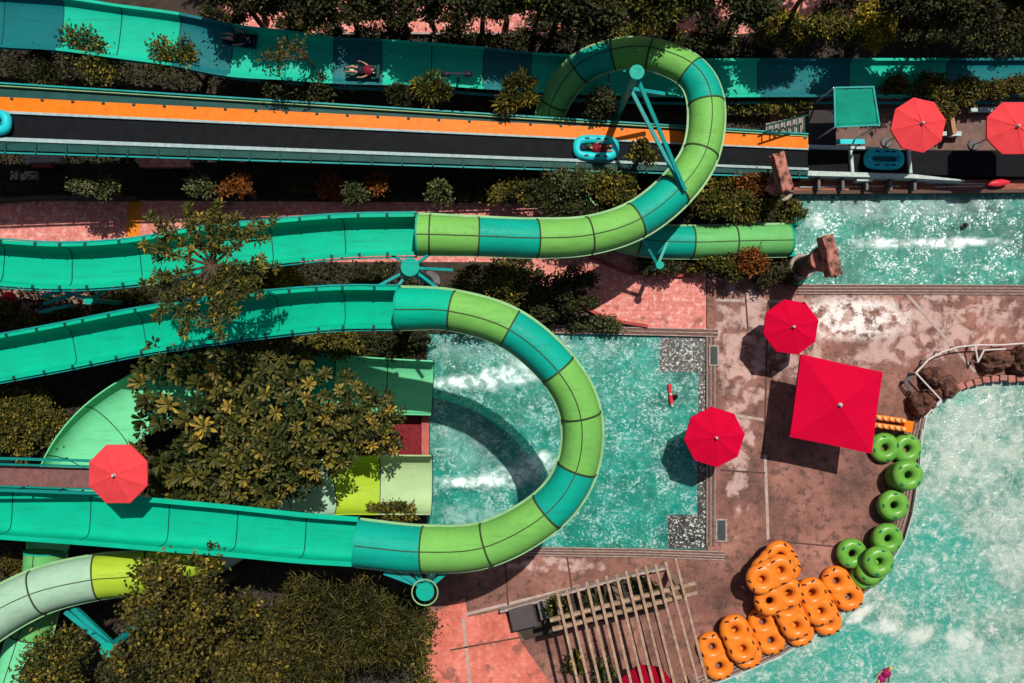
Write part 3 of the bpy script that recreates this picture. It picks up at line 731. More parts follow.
# teal shade awning
def awning():
    q = [(834, 88), (873, 87), (879, 125), (835, 127)]; z = 2.8
    P = [W(x, y, z) for x, y in q]; c = sum(P, Vector()) / 4
    root = empty('awning', (c.x, c.y, 0), 'square teal fabric awning on a pale frame left of the coral parasols', 'awning')
    n = 8; vs = []
    for i in range(n + 1):
        for j in range(n + 1):
            a = P[0].lerp(P[1], i / n); b = P[3].lerp(P[2], i / n); v = a.lerp(b, j / n); v.z = z - .10 * math.sin(math.pi * i / n) * math.sin(math.pi * j / n) + .02 * random.Random(i * 9 + j).uniform(-1, 1)
            vs.append(v)
    fs = [(i * (n + 1) + j, (i + 1) * (n + 1) + j, (i + 1) * (n + 1) + j + 1, i * (n + 1) + j + 1) for i in range(n) for j in range(n)]
    o = MB().add(vs, fs).build('fabric', mat('teal_shade_cloth', (.003, .25, .16), (.003, .18, .12), rough=.8), root, smooth=2); o.modifiers.new('s', 'SOLIDIFY').thickness = .01
    for i in range(4):
        MB().bar(P[i] + Vector((0, 0, .02)), P[(i + 1) % 4] + Vector((0, 0, .02)), .06, .05).build('frame_bar', STEELT, root)
        MB().cyl((P[i].x, P[i].y, 0), P[i], .035).build('post', ALU, root)
awning()

# ------------------------------------------------------------------ rafts and tubes
def applied(o, mods):
    for t, kw in mods:
        m = o.modifiers.new(t.lower(), t)
        for k, v in kw.items(): setattr(m, k, v)
    bpy.context.view_layer.update()
    dg = bpy.context.evaluated_depsgraph_get()
    me = bpy.data.meshes.new_from_object(o.evaluated_get(dg)); o.modifiers.clear(); o.data = me
    me.polygons.foreach_set('use_smooth', [True] * len(me.polygons)); return o
def place(o, px, py, z, ang, label, tilt=0, taz=0):
    """ang: direction of long axis in the photo (degrees, y down)"""
    o.location = W(px, py, z); o['label'] = label
    m = Matrix.Rotation(R(-ang), 3, 'Z')
    if tilt: m = Matrix.Rotation(R(tilt), 3, Vector((math.cos(R(taz)), math.sin(R(taz)), 0))) @ m
    o.rotation_euler = m.to_euler(); return o
# double tube
dt = empty('double_tube', (0, 0, 0), 'x', 'pool float', 'orange double tubes stacked beside the wave pool')
mb = MB(); dd = .40
for s in (-1, 1): mb.torus((s * dd, 0, .20), .365, .235, n=40, m=16)
mb.ball((0, .37, .20), .42, .225, .205); mb.ball((0, -.37, .20), .42, .225, .205); mb.ball((0, 0, .20), .17, .3, .20)
body = mb.build('float_body', OTUBE, dt, smooth=2)
applied(body, [('REMESH', dict(mode='VOXEL', voxel_size=.03)), ('SMOOTH', dict(iterations=8, factor=.5))]); body.data.materials.clear(); body.data.materials.append(OTUBE)
for (x, y, a) in ((.92, .18, 70), (.92, -.18, -70), (-.92, .18, -70), (-.92, -.18, 70), (.30, .46, 5), (.30, -.46, -5), (-.30, .46, -5), (-.30, -.46, 5), (0.02, .40, 0), (0, -.40, 0)):
    if abs(x) < .1: continue
    h = MB().box((x * .93, y, .41), (.15, .055, .03), rz=R(a)).build('handle', BLACK, dt)
# round tube
rt = empty('round_tube', (0, 0, 0), 'x', 'pool float', 'green round tubes stacked beside the wave pool')
MB().torus((0, 0, .21), .365, .235, n=40, m=16).build('float_body', GTUBE, rt, smooth=2)
for a in (20, 110, 200, 290):
    x, y = .46 * math.cos(R(a)), .46 * math.sin(R(a)); MB().box((x, y, .42), (.14, .065, .035), rz=R(a + 90)).build('handle', DGREEN, rt)
DT = [(776, 572, 0, -35, 'lowest orange double tube hidden below the topmost crosswise pile'),
      (714, 654, 0, 70, 'orange double tube at the lower left end of the row'),
      (742, 643, 0, 68, 'lower orange double tube in the stack second from the left'),
      (737, 637, .42, 68, 'upper orange double tube in the stack second from the left'),
      (765, 629, 0, 67, 'orange double tube with two dark holes in the middle of the row'),
      (793, 621, 0, 64, 'lowest orange double tube in the stack right of the one with two dark holes'),
      (789, 614, .42, 64, 'upper orange double tube in the stack right of the one with two dark holes'),
      (821, 610, 0, 66, 'lower orange double tube in the stack next to the single one by the green tubes'),
      (814, 600, .42, 66, 'upper orange double tube in the stack next to the single one by the green tubes'),
      (840, 587, 0, 52, 'single orange double tube closest to the green round tubes'),
      (777, 595, .80, -22, 'orange double tube lying crosswise just below the topmost pile'),
      (774, 566, .40, -45, 'bottom orange double tube of the topmost crosswise pile'),
      (771, 562, .80, -48, 'middle orange double tube of the topmost crosswise pile'),
      (769, 573, 1.2, -26, 'top orange double tube of the topmost crosswise pile')]
for i, (px, py, z, a, lab) in enumerate(DT):
    o = dt if i == 0 else copy_tree(dt); place(o, px, py, z + .01, a, lab)
RT = [(882, 447, 0, 10, 'green round tube half hidden under the corner of the square canopy'),
      (904, 448, 0, 40, 'green round tube just below the orange bottle rack'),
      (898, 476, 0, 0, 'bottom green round tube of the stack below the bottle rack'),
      (901, 475, .40, 30, 'middle green round tube of the stack below the bottle rack'),
      (905, 474, .80, 60, 'top green round tube of the stack below the bottle rack'),
      (889, 505, 0, 0, 'lower green round tube of the pair in the middle of the green row'),
      (891, 504, .41, 20, 'upper green round tube of the pair in the middle of the green row'),
      (883, 539, 0, 80, 'lower green round tube behind the lowest green stack'),
      (885, 537, .41, 60, 'upper green round tube behind the lowest green stack'),
      (863, 573, 0, 15, 'bottom green round tube of the lowest green stack'),
      (869, 568, .41, 70, 'middle green round tube of the lowest green stack'),
      (876, 560, .82, 35, 'top green round tube of the lowest green stack'),
      (849.5, 552, .2, 50, 'plain green round tube standing alone left of the lowest green stack')]
for i, (px, py, z, a, lab) in enumerate(RT):
    o = rt if i == 0 else copy_tree(rt); place(o, px, py, z + .01, a, lab)

# orange rack of paddles at the canopy corner
rk = empty('float_rack', W(890, 424, 0), 'orange rack with pale knobs between the square canopy and the rocks', 'rack')
for k, yy in enumerate((419, 427)):
    a = W(868, yy - 3, .5); b = W(905, yy + 2, .5); MB().bar(a, b, .2, .25).build('rack_bar', OTUBE, rk, bevel=.03)
    for j in range(6):
        p = a.lerp(b, (j + .5) / 6); MB().ball((p.x, p.y, .66), .085).build('knob', mat('pale_orange', (.8, .45, .2), rough=.5) if not (k or j) else bpy.data.materials['pale_orange'], rk, smooth=2)
p = W(906, 426, .4); MB().box((p.x, p.y, .35), (.35, .45, .6), rz=R(-8)).build('rack_box', ORNG, rk, bevel=.03)

def raft(px, py, z, ang, label, L=.85, Wd=.42, floor=True):
    c = W(px, py, z)
    root = empty('raft', c, label, 'raft', None)
    mb = MB(); vs = []; fs = []; n = 44; m = 12; r = .17
    for i in range(n):
        t = 2 * math.pi * i / n; ct, st = math.cos(t), math.sin(t)
        x = L * math.copysign(abs(ct) ** .6, ct); y = Wd * math.copysign(abs(st) ** .6, st)
        nx, ny = ct / L, st / Wd; q = math.hypot(nx, ny); nx /= q; ny /= q
        for j in range(m):
            b = 2 * math.pi * j / m
            vs.append(c + Vector((x + nx * r * math.cos(b), y + ny * r * math.cos(b), .17 + r * math.sin(b))))
            fs.append((i * m + j, ((i + 1) % n) * m + j, ((i + 1) % n) * m + (j + 1) % m, i * m + (j + 1) % m))
    mb.add(vs, fs).build('side_tube', CYAN, root, smooth=2)
    MB().prism([(c.x + (L + .0) * math.copysign(abs(math.cos(t)) ** .6, math.cos(t)), c.y + Wd * math.copysign(abs(math.sin(t)) ** .6, math.sin(t))) for t in [2 * math.pi * k / 28 + .01 for k in range(28)]], c.z + .03, c.z + .07).build('raft_floor', mat('raft_floor', (.01, .17, .2), rough=.5), root)
    for sx in (-.5, .1, .5):
        for sy in (-1, 1): MB().box(c + Vector((sx * L, sy * Wd, .345)), (.16, .05, .03)).build('handle', BLACK, root)
    root.rotation_euler.z = R(-ang)
    return root

# ------------------------------------------------------------------ people
def person(c, yaw, pose, label, suit, hair=HAIR, scale=.95, group=None, vest=None):
    """c: world point under the pelvis; pose in {'lying','swim','sit'}; +x of the local frame is the head direction"""
    root = empty('person', c, label, 'person', group)
    J = {}; E = []; Rr = {}
    def j(n, p, r): J[n] = Vector(p); Rr[n] = r
    def e(*ns):
        for a, b in zip(ns, ns[1:]): E.append((a, b))
    if pose == 'lying':     # on the back, head +x raised, knees bent
        j('pelvis', (0, 0, .14), .14); j('waist', (.16, 0, .15), .12); j('chest', (.36, 0, .20), .15); j('neck', (.52, 0, .27), .06); j('head', (.64, 0, .34), .10); j('crown', (.73, 0, .38), .085); j('nose', (.66, 0, .45), .018)
        for s, t in ((1, 'L'), (-1, 'R')):
            j('sh' + t, (.44, .17 * s, .22), .055); j('el' + t, (.20, .33 * s, .26), .042); j('wr' + t, (.0, .40 * s, .34), .028); j('pa' + t, (-.07, .41 * s, .35), .030)
            j('hip' + t, (-.07, .10 * s, .14), .085); j('kn' + t, (-.42, .13 * s, .36), .058); j('an' + t, (-.74, .10 * s, .16), .038); j('to' + t, (-.80, .11 * s, .28), .03)
            fd = Vector((-1, .1 * s, .0)); sdv = Vector((0, 1, 0))
            for k in range(4): j('f%d%s' % (k, t), Vector(J['pa' + t]) + Vector((-.085 + .01 * abs(k - 1.5), (k - 1.5) * .024, -.015)), .009)
            j('th' + t, Vector(J['pa' + t]) + Vector((-.03, -.055 * s, 0)), .011)
    elif pose == 'swim':    # upright in the water, arms spread, head up
        j('pelvis', (0, 0, -.62), .13); j('waist', (0, 0, -.45), .115); j('chest', (0, 0, -.22), .15); j('neck', (.0, 0, -.02), .06); j('head', (.02, 0, .11), .105); j('crown', (.02, 0, .20), .085); j('nose', (.13, 0, .10), .018)
        for s, t in ((1, 'L'), (-1, 'R')):
            j('sh' + t, (0, .18 * s, -.09), .055); j('el' + t, (.12, .40 * s, -.10), .042); j('wr' + t, (.30, .50 * s, -.06), .028); j('pa' + t, (.37, .51 * s, -.06), .03)
            j('hip' + t, (0, .10 * s, -.70), .085); j('kn' + t, (.06, .13 * s, -1.02 + .2), .058); j('an' + t, (-.1, .13 * s, -.86), .038); j('to' + t, (-.2, .13 * s, -.85), .03)
            for k in range(4): j('f%d%s' % (k, t), Vector(J['pa' + t]) + Vector((.085 - .01 * abs(k - 1.5), (k - 1.5) * .024, -.015)), .009)
            j('th' + t, Vector(J['pa' + t]) + Vector((.03, -.055 * s, 0)), .011)
    e('pelvis', 'waist', 'chest', 'neck', 'head', 'crown'); e('head', 'nose')
    for t in 'LR':
        e('chest', 'sh' + t, 'el' + t, 'wr' + t, 'pa' + t); e('pelvis', 'hip' + t, 'kn' + t, 'an' + t, 'to' + t)
        for k in range(4): e('pa' + t, 'f%d%s' % (k, t))
        e('pa' + t, 'th' + t)
    names = list(J); idx = {n: i for i, n in enumerate(names)}
    me = bpy.data.meshes.new('body'); me.from_pydata([J[n] * scale for n in names], [(idx[a], idx[b]) for a, b in E], [])
    o = bpy.data.objects.new('body', me); COL.objects.link(o)
    sk_ = o.modifiers.new('skin', 'SKIN')
    for n in names:
        v = me.skin_vertices[0].data[idx[n]]; v.radius = (Rr[n] * scale, Rr[n] * scale); v.use_root = (n == 'pelvis')
    applied(o, [('SUBSURF', dict(levels=1, render_levels=1))])
    o.data.materials.clear(); o.data.materials.append(SKIN); o.parent = root
    hd = J['head'] * scale; cr = J['crown'] * scale
    def child(mb, n, m):
        q = mb.build(n, m, None, smooth=2, origin=(0, 0, 0)); q.parent = root; return q
    ctr = hd.lerp(cr, .65) + (Vector((.0, 0, -.02)) if pose == 'lying' else Vector((-.03, 0, 0)))
    child(MB().ball(ctr, .105 * scale, .10 * scale, .10 * scale, jit=.05, seed=3), 'hair', hair)
    pv, ch = J['pelvis'] * scale, J['chest'] * scale
    if pose == 'lying':
        child(MB().ball(pv + Vector((-.03, 0, 0)), .15, .185, .15), 'swim_shorts', suit)
        if vest: child(MB().ball(ch, .19, .20, .165), 'life_vest', vest)
    else:
        child(MB().ball(pv, .15, .18, .15), 'swim_shorts', suit)
        if vest: child(MB().ball(ch + Vector((0, 0, .02)), .17, .21, .2), 'life_vest', vest)
    for s in (-1, 1):
        f = Vector((.035, .035 * s, .095)) if pose == 'lying' else Vector((.10, .035 * s, .02))
        child(MB().ball(hd + f * scale, .012), 'eye', HAIR)
    root.rotation_euler.z = yaw
    return root
RED = mat('red_fabric', (.60, .02, .03), rough=.6); DRED = mat('dark_red_fabric', (.16, .01, .02), rough=.6)
PURP = mat('purple_fabric', (.30, .01, .09), rough=.6); NAVY = mat('dark_navy_fabric', (.01, .015, .03), rough=.6); BLOND = mat('bright_yellow_cap', (.85, .45, .01), rough=.5)
GREENF = mat('dark_green_fabric', (.01, .09, .04), rough=.6); WHF = mat('white_fabric', (.7, .7, .68), rough=.7)

def on_lane(px, f): return zl(px)
z = zl(595) - .02; raft(595.5, 149, z, 2, 'cyan raft with riders on the black lane left of the big spiral', L=.70, Wd=.32)
person(W(602, 150, z) + Vector((0, 0, .08)), R(178), 'lying', 'rider in dark red lying in the cyan raft with feet at the right', DRED, scale=.72, vest=DRED)
person(W(588, 149, z) + Vector((0, 0, .06)), R(182), 'lying', 'rider in dark green at the head end of the cyan raft', GREENF, scale=.62, vest=NAVY)
z = zl(-4) - .02; raft(-6, 123.5, z, 2, 'cyan raft cut off by the left edge of the photo', L=.55, Wd=.30)
raft(882, 160, .75, 1, 'empty cyan raft lying in the black run out beyond the lanes', L=.62, Wd=.26)
# riders in the top flume
mz = 2.95
def mat_rider(px, py, z, yaw, lab, matlab, m1, vest, suit):
    c = W(px, py, z); r = empty('slide_mat', c, matlab, 'slide mat', None)
    MB().box(c + Vector((0, 0, .04)), (1.15, .5, .06)).build('mat_pad', m1, r, bevel=.02)
    MB().cyl(c + Vector((.6, -.24, .09)), c + Vector((.6, .24, .09)), .08).build('mat_roll', m1, r, smooth=True)
    MB().box(c + Vector((0, 0, .074)), (.9, .12, .01)).build('mat_stripe', WHF, r)
    r.rotation_euler.z = yaw
    return person(c + Vector((0, 0, .08)), yaw, 'lying', lab, suit, scale=.72, vest=vest)
mat_rider(239, 40, 3.3, R(-8), 'rider in dark clothes on a dark mat in the top flume', 'dark slide mat under the left rider of the top flume', NAVY, NAVY, BLACK)
mat_rider(362, 72, 3.1, R(-3), 'rider in a dark red vest low in the dark panel of the top flume', 'dark slide mat under the red vested rider of the top flume', DARKT, DRED, NAVY)
# swimmers
person(W(881, 677, -.22), R(56), 'lying', 'small swimmer with yellow cap and purple top in the wave pool', PURP, BLOND, scale=.72, vest=PURP)
person(W(963, 226, -.1), R(200), 'swim', 'swimmer in dark clothes in the upper lagoon pool', NAVY, HAIR, scale=.95, vest=NAVY)
person(W(675, 396, -.1), R(110), 'swim', 'lifeguard swimmer beside the long red float in the square pool', NAVY, HAIR, scale=.95, vest=NAVY)
fl = empty('rescue_float', W(670, 392, -.08), 'long thin red rescue float floating in the square pool', 'rescue float')
a, b = W(669.3, 384, .0), W(671.6, 404, .0)
MB().bar(a, a.lerp(b, .47), .13, .10).build('foam_half', RED, fl, bevel=.03); MB().bar(a.lerp(b, .53), b, .13, .10).build('foam_half', RED, fl, bevel=.03)
MB().cyl(a.lerp(b, .46), a.lerp(b, .54), .07).build('buckle', WHT, fl); MB().cyl(b, b + Vector((.04, -.12, 0)), .05).build('clip', WHT, fl)

# ------------------------------------------------------------------ pergola
pg = empty('pergola', W(620, 640, 0), 'slatted timber pergola at the bottom of the deck', 'pergola')
tops = [(556.4, 588.8), (566, 587), (576.3, 583.7), (586.3, 581.3), (596.4, 578.6), (606, 575.5), (616, 573.5), (625.7, 570.4), (635.6, 568), (645, 565), (655, 563), (665, 560.7), (675, 558)]
bx = [578, 589, 599.5, 610.7, 621, 631, 642.5, 652.8, 664, 674, 686.6, 698, 707]
zp = 3.2
for (tx, ty), b_ in zip(tops, bx):
    k = (760 - ty) / (683 - ty)
    MB().bar(W(tx, ty, zp), W(tx + (b_ - tx) * k, 760, zp), .095, .16).build('slat', WOOD, pg)
for a, b in (((550, 620), (695, 582.5)), ((552.5, 629), (697, 592)), ((572, 735), (720, 697)), ((574, 744), (722, 706))):
    MB().bar(W(*a, zp - .18), W(*b, zp - .18), .13, .18).build('beam', WOOD, pg)
for (x, y) in ((562, 622), (622, 606), (682, 591), (585, 737), (645, 721), (705, 706)):
    p = W(x, y, zp - .3); MB().box((p.x, p.y, (zp - .28) / 2), (.18, .18, zp - .28), rz=R(14)).build('post', WOOD, pg)
# planting bed and planters below the pergola
band('planter_wall', [(500, 612), (545, 600), (590, 587), (640, 574), (668, 568)], 2.5, 0, 0, .45, EDGE, label='thin pale wall at the head of the bed below the pergola', cat='wall')
sheet('ground', [(505, 612), (640, 576), (680, 600), (640, 612), (525, 640)], [], .028, SOIL)
ptsbox('planter', [(508, 611), (532, 604), (538, 626), (513, 632)], 0, .55, mat('dark_planter', (.075, .065, .065), rough=.7), 'grey square planter box left of the pergola beams', 'planter', bevel=.03)
ptsbox('planter', [(537, 604), (546, 601), (550, 618), (541, 621)], 0, .5, GREY, 'slim grey planter box beside the pergola beam ends', 'planter', bevel=.03)

# ------------------------------------------------------------------ rocks
def rock(px, py, rx, ry, h, m, label, seed, cat='rock', group=None):
    c = W(px, py, 0); rnd = random.Random(seed)
    me = bpy.data.meshes.new('rock'); bm = bmesh.new(); bmesh.ops.create_icosphere(bm, subdivisions=4, radius=1)
    from mathutils import noise as nz
    for v in bm.verts:
        d = v.co.normalized(); k = 1 + .30 * nz.noise(d * 1.4 + Vector((seed * 3.1, 0, 0))) + .16 * nz.noise(d * 3.5 + Vector((0, seed, 0))) + .06 * nz.noise(d * 9)
        v.co = Vector((d.x * M_(rx, 0) * k, d.y * M_(ry, 0) * k, max(d.z * h * k, -.15)))
    bm.to_mesh(me); bm.free(); me.materials.append(m)
    o = bpy.data.objects.new('rock', me); COL.objects.link(o); o.location = c
    return tag(o, label, cat, group)
gR = 'brown rocks at the head of the wave pool'
rock(918, 404, 13, 13, .9, ROCK, 'dark rounded rock at the lower tip of the rock group', 1, group=gR)
rock(930, 377, 12, 11, .9, ROCK, 'brown rock inside the angle of the pale railing', 2, group=gR)
rock(944, 386, 11, 14, .7, ROCK, 'reddish brown rock leaning over the pool rim', 3, group=gR)
rock(931, 393, 10, 9, .6, ROCK, 'small rock wedged between the larger rim rocks', 4, group=gR)
rock(991, 360, 17, 12, .9, ROCK, 'wide brown rock behind the stone curb at upper right', 5, group=gR)
rock(1018, 362, 13, 15, .9, ROCK, 'dark rock cut off by the right edge above the wave pool', 6, group=gR)
rock(1045, 355, 20, 18, 1.0, ROCK, 'rock beyond the right edge above the wave pool', 7, group=gR)
rock(758, 282, 6, 3, .3, ROCK, 'small stone at the head of the deck', 8)
rnd = random.Random(5)
for i in range(13):   # stone curb
    x = 958 + i * 8.4; y = 386 - 8 * math.sin(min(i, 5) / 5 * math.pi / 2) + rnd.uniform(-.6, .6)
    p = W(x, y, 0)
    o = MB().box((p.x, p.y, .12), (M_(7.4, 0), M_(7, 0) * rnd.uniform(.85, 1.1), .28 + rnd.uniform(0, .08)), rz=R(rnd.uniform(-6, 6) + (25 - i * 6 if i < 5 else 0))).build('kerb_stone', mat('stone_%d' % i, (.42 + rnd.uniform(-.1, .1), .19, .15), (.22, .10, .08), rough=.85, bmp=.4), bevel=.04)
    tag(o, ('first second third fourth fifth sixth seventh eighth ninth tenth eleventh twelfth thirteenth'.split()[i] + ' pink brown curb stone counted from the rim rocks rightwards'), 'kerb stone', 'stones of the wave pool curb')
# railings
def railing(pts, z, label, posts=True, m=ALU, r=.035, low=True):
    root = empty('railing', W(*pts[0], 0), label, 'railing')
    P = [W(x, y, z) for x, y in pts]
    mb = MB()
    for a, b in zip(P, P[1:]): mb.cyl(a, b, r, n=8)
    mb.build('top_rail', m, root, smooth=True)
    if low:
        mb = MB()
        for a, b in zip(P, P[1:]): mb.cyl((a.x, a.y, z * .5), (b.x, b.y, z * .5), r * .7, n=8)
        mb.build('mid_rail', m, root, smooth=True)
    if posts:
        for p in P: MB().cyl((p.x, p.y, 0), p, r, n=8).build('post', m, root)
    return root
PR = mat('pale_rail', (.62, .55, .52), (.5, .42, .4), rough=.4)
railing([(925, 417), (941, 400), (916, 373), (928, 360), (942, 352), (958, 347), (976, 345), (1000, 345), (1030, 343), (1060, 343)], .6, 'pale curved railing around the rocks above the wave pool', m=PR, low=False)
railing([(916, 373), (905, 382), (912, 392)], .4, 'short dark railing corner left of the rim rocks', m=GREY)
railing([(975, 346), (978, 362), (984, 350), (1005, 349)], .6, 'crumpled pale netting rail over the rocks at the right edge', m=PR, low=False)
railing([(922, 430), (920, 470), (913, 513), (905, 540)], .25, 'low white guide rail on the rim beside the green tubes', m=WHT, low=False, r=.03)

# sculpted torch columns
def torch(base, tip, r0, r1, hz, label, m):
    """tall column seen from above, leaning only by perspective"""
    c = W(*base, 0); root = empty('rock_column', c, label, 'sculpture', 'sculpted rock columns')
    t = W(*tip, hz)
    MB().cyl((c.x, c.y, 0), (c.x, c.y, .5), r0 * 1.5, r0 * 1.25, n=20).build('plinth', ROCK, root, smooth=True)
    MB().cyl((c.x, c.y, .5), (t.x, t.y, hz - .5), r0, r1, n=20).build('shaft', m, root, smooth=True)
    MB().torus((c.x, c.y, .62), r0 * 1.2, .08).build('collar', EDGE, root, smooth=2)
    MB().cyl((t.x, t.y, hz - .55), (t.x, t.y, hz - .3), r1 * 1.35, n=20).build('neck_band', ROCKP, root, smooth=True)
    return root, t
tr, t = torch((797, 268), (826, 258), .36, .34, 3.6, 'sculpted rock column with a slab head over the lagoon drain', mat('grey_brown_shaft', (.13, .085, .08), (.07, .045, .04), rough=.85, bmp=.5))
from mathutils import noise as nz
def lump(c, sx, sy, sz, rz, name, m, root, seed):
    me = bpy.data.meshes.new(name); bm = bmesh.new(); bmesh.ops.create_cube(bm, size=2); bmesh.ops.subdivide_edges(bm, edges=bm.edges, cuts=9, use_grid_fill=True)
    for v in bm.verts:
        k = 1 + .22 * nz.noise(v.co * 1.7 + Vector((seed, 0, 0))) + .12 * nz.noise(v.co * 4)
        q = v.co * k; q = Matrix.Rotation(rz, 3, 'Z') @ Vector((q.x * sx, q.y * sy, q.z * sz)); v.co = q + Vector(c) - worldloc(root)
    bm.to_mesh(me); bm.free(); me.materials.append(m); me.polygons.foreach_set('use_smooth', [True] * len(me.polygons))
    o = bpy.data.objects.new(name, me); COL.objects.link(o); o.parent = root; return o
q = W(830.5, 256, 3.9); lump((q.x, q.y, 3.75), .20, .70, .34, R(13), 'slab_head', ROCKP, tr, 2)
tr2, t = torch((777, 192), (783, 178), .34, .30, 2.8, 'pink rock column with a slanted head below the black lane', mat('dark_shaft', (.06, .04, .04), (.03, .02, .02), rough=.85, bmp=.5))
q = W(783, 172, 3.2); lump((q.x, q.y, 3.0), .20, .68, .3, R(14), 'slab_head', ROCKP, tr2, 6); q = W(776, 183, 2.4); lump((q.x, q.y, 2.2), .26, .34, .3, R(-24), 'side_lump', ROCKP, tr2, 9)

# ------------------------------------------------------------------ platform, run out and clutter at upper right
ro = empty('run_out', W(860, 160, 0), 'black run out trough with white cross bars beyond the racing lanes', 'water slide')
ptsbox('trough_floor', [(808, 149), (1090, 152), (1090, 178), (808, 172)], .0, .7, BLKM, parent=ro)
for x in (790, 851, 909): ptsbox('cross_bar', [(x - 1.4, 147), (x + 1.4, 147), (x + 3.5, 173), (x + .7, 173)], .72, .92, WHT, parent=ro)
ptsbox('side_wall', [(785, 170), (912, 174), (965, 180), (965, 181), (910, 178), (785, 175)], 0, 1.0, WHT, parent=ro)
ptsbox('side_wall', [(808, 144.5), (880, 147), (880, 149.5), (808, 147.5)], 0, 1.0, WHT, parent=ro)
bd = empty('boardwalk', W(900, 185, 0), 'brown boardwalk strip with white marks above the lagoon pool', 'boardwalk')
ptsbox('board_deck', [(794, 181), (1090, 179), (1090, 190), (794, 192)], 0, .28, mat('terracotta_boards', (.40, .13, .07), (.20, .07, .05), scale=5, rough=.8, fine=.4), parent=bd)
ptsbox('pool_coping', [(793, 190.5), (1090, 188.5), (1090, 192), (793, 194)], 0, .36, mat('dark_coping', (.10, .06, .05), rough=.8), parent=bd)
for i, x in enumerate(range(800, 905, 24)):
    ptsbox('tan_panel', rect(x, 176, x + 16, 181), .28, .40, mat('tan_panel', (.34, .20, .08), rough=.7) if i == 0 else bpy.data.materials['tan_panel'], parent=bd)
    ptsbox('post', rect(x + 18, 175, x + 20.5, 190), .28, .75, GREY, parent=bd)
ptsbox('white_plate', rect(857, 175, 873, 181), .3, .85, WHT, parent=bd)
for a, b in (((800, 187), (900, 186)), ((925, 183), (1000, 184)), ((935, 187), (985, 186))): 
    ptsbox('rope', strip_line([a, b], .9), .29, .33, WHT, parent=bd)
kb = empty('kayak', W(992, 184, .3), 'slim red kayak lying on the boardwalk above the lagoon pool', 'kayak')
n = 16; vs = []
a, b = W(984, 185, .4), W(1008, 182.5, .4)
tt = (b - a).normalized(); sd = Vector((-tt.y, tt.x, 0)); hull = MB()
rows = []
for i in range(n + 1):
    f = i / n; wd = .15 * math.sin(math.pi * min(max(f, .02), .98)) ** .7; c = a.lerp(b, f)
    rows.append([c + sd * wd * math.cos(t) + Vector((0, 0, .16 + wd * .7 * math.sin(t))) for t in [2 * math.pi * k / 10 for k in range(10)]])
hull.add([v for r_ in rows for v in r_], [(i * 10 + k, (i + 1) * 10 + k, (i + 1) * 10 + (k + 1) % 10, i * 10 + (k + 1) % 10) for i in range(n) for k in range(10)]); hull.build('hull', mat('red_hull', (.62, .03, .05), rough=.35), kb, smooth=2)
c = a.lerp(b, .5); MB().torus((c.x, c.y, .34), .13, .03, sx=1.7, sy=.8).build('cockpit_rim', BLACK, kb, smooth=2)

fz = empty('stair', W(788, 124, 0), 'short stair with a dark gridded rail beside the end of the orange band', 'stair')
for k in range(7):
    ptsbox('tread', [(766 + k * 6, 116 + (6 - k) * 1.2), (771.5 + k * 6, 115.5 + (6 - k) * 1.2), (771.5 + k * 6, 133), (766 + k * 6, 133)], 0, 1.75 - .2 * k, mat('pale_tread', (.30, .26, .22), rough=.8) if k == 0 else bpy.data.materials['pale_tread'], parent=fz)
    a = W(768 + k * 6, 118 + (6 - k) * 1.2, 2.3 - .2 * k); b = W(768 + k * 6, 133, 2.3 - .2 * k); MB().bar(a, b, .05, .05).build('grid_bar', DARKT, fz)
MB().bar(W(765, 126, 2.4), W(808, 115, 1.2), .06, .06).build('hand_rail', DARKT, fz); MB().bar(W(765, 133.5, 2.4), W(808, 133.5, 1.2), .06, .06).build('hand_rail', DARKT, fz)
ptsbox('platform', rect(809, 110, 836, 145), 0, .9, mat('dark_platform', (.035, .03, .03), rough=.7), 'dark square platform between the stair and the teal awning', 'platform')
bench = empty('bench', W(890, 97, 0), 'long pale bench between the teal awning and the coral parasol', 'bench')
ptsbox('seat', rect(874, 94, 903, 98.5), .38, .45, WHT, parent=bench); ptsbox('seat_back', rect(876, 92, 903, 94), .45, .8, WHT, parent=bench)
for x in (878, 899): ptsbox('leg', rect(x, 94.5, x + 1.5, 98), 0, .38, GREY, parent=bench)
for (x0, x1, y0, lab) in ((937, 957, 101, 'pale blue lounger between the two coral parasols'), (974, 1000, 107, 'white topped lounger left of the cut off coral parasol'), (830, 865, 139, 'teal lounger at the foot of the teal awning'), (943, 962, 131, 'pale lounger below the first coral parasol')):
    lg = empty('lounger', W(x0, y0, 0), lab, 'lounger', 'loungers around the coral parasols')
    ptsbox('cushion', rect(x0, y0, x1, y0 + 5), .32, .42, CYAN if 'blue' in lab or 'teal l' in lab else WHT, parent=lg, bevel=.03)
    ptsbox('backrest', rect(x0 - 3, y0 + .3, x0 + 4, y0 + 4.7), .44, .66, WHT, parent=lg, bevel=.02)
    for x in (x0 + 2, x1 - 3): ptsbox('leg', rect(x, y0 + .5, x + 1.2, y0 + 4.5), 0, .31, GREY, parent=lg)
ptsbox('screen_wall', [(949, 110), (953, 109), (957, 133), (953, 134)], 0, .9, mat('tan_wall', (.40, .22, .12), rough=.8), 'narrow tan screen wall between the coral parasols', 'wall')
# lamp post over the top flume
lp = empty('lamp_post', W(458, 80, 0), 'dark twin headed lamp post standing in front of the top flume', 'lamp')
c = W(458, 84, 0); t = W(458, 76, 4.6)
MB().cyl(c, t, .05, .04).build('pole', BLACK, lp); MB().bar(W(447, 73, 4.6), W(468, 74, 4.6), .05, .05).build('cross_arm', BLACK, lp)
for x in (446, 468): MB().ball(W(x, 74, 4.55), .17, .12, .08).build('lamp_head', BLACK, lp, smooth=2)
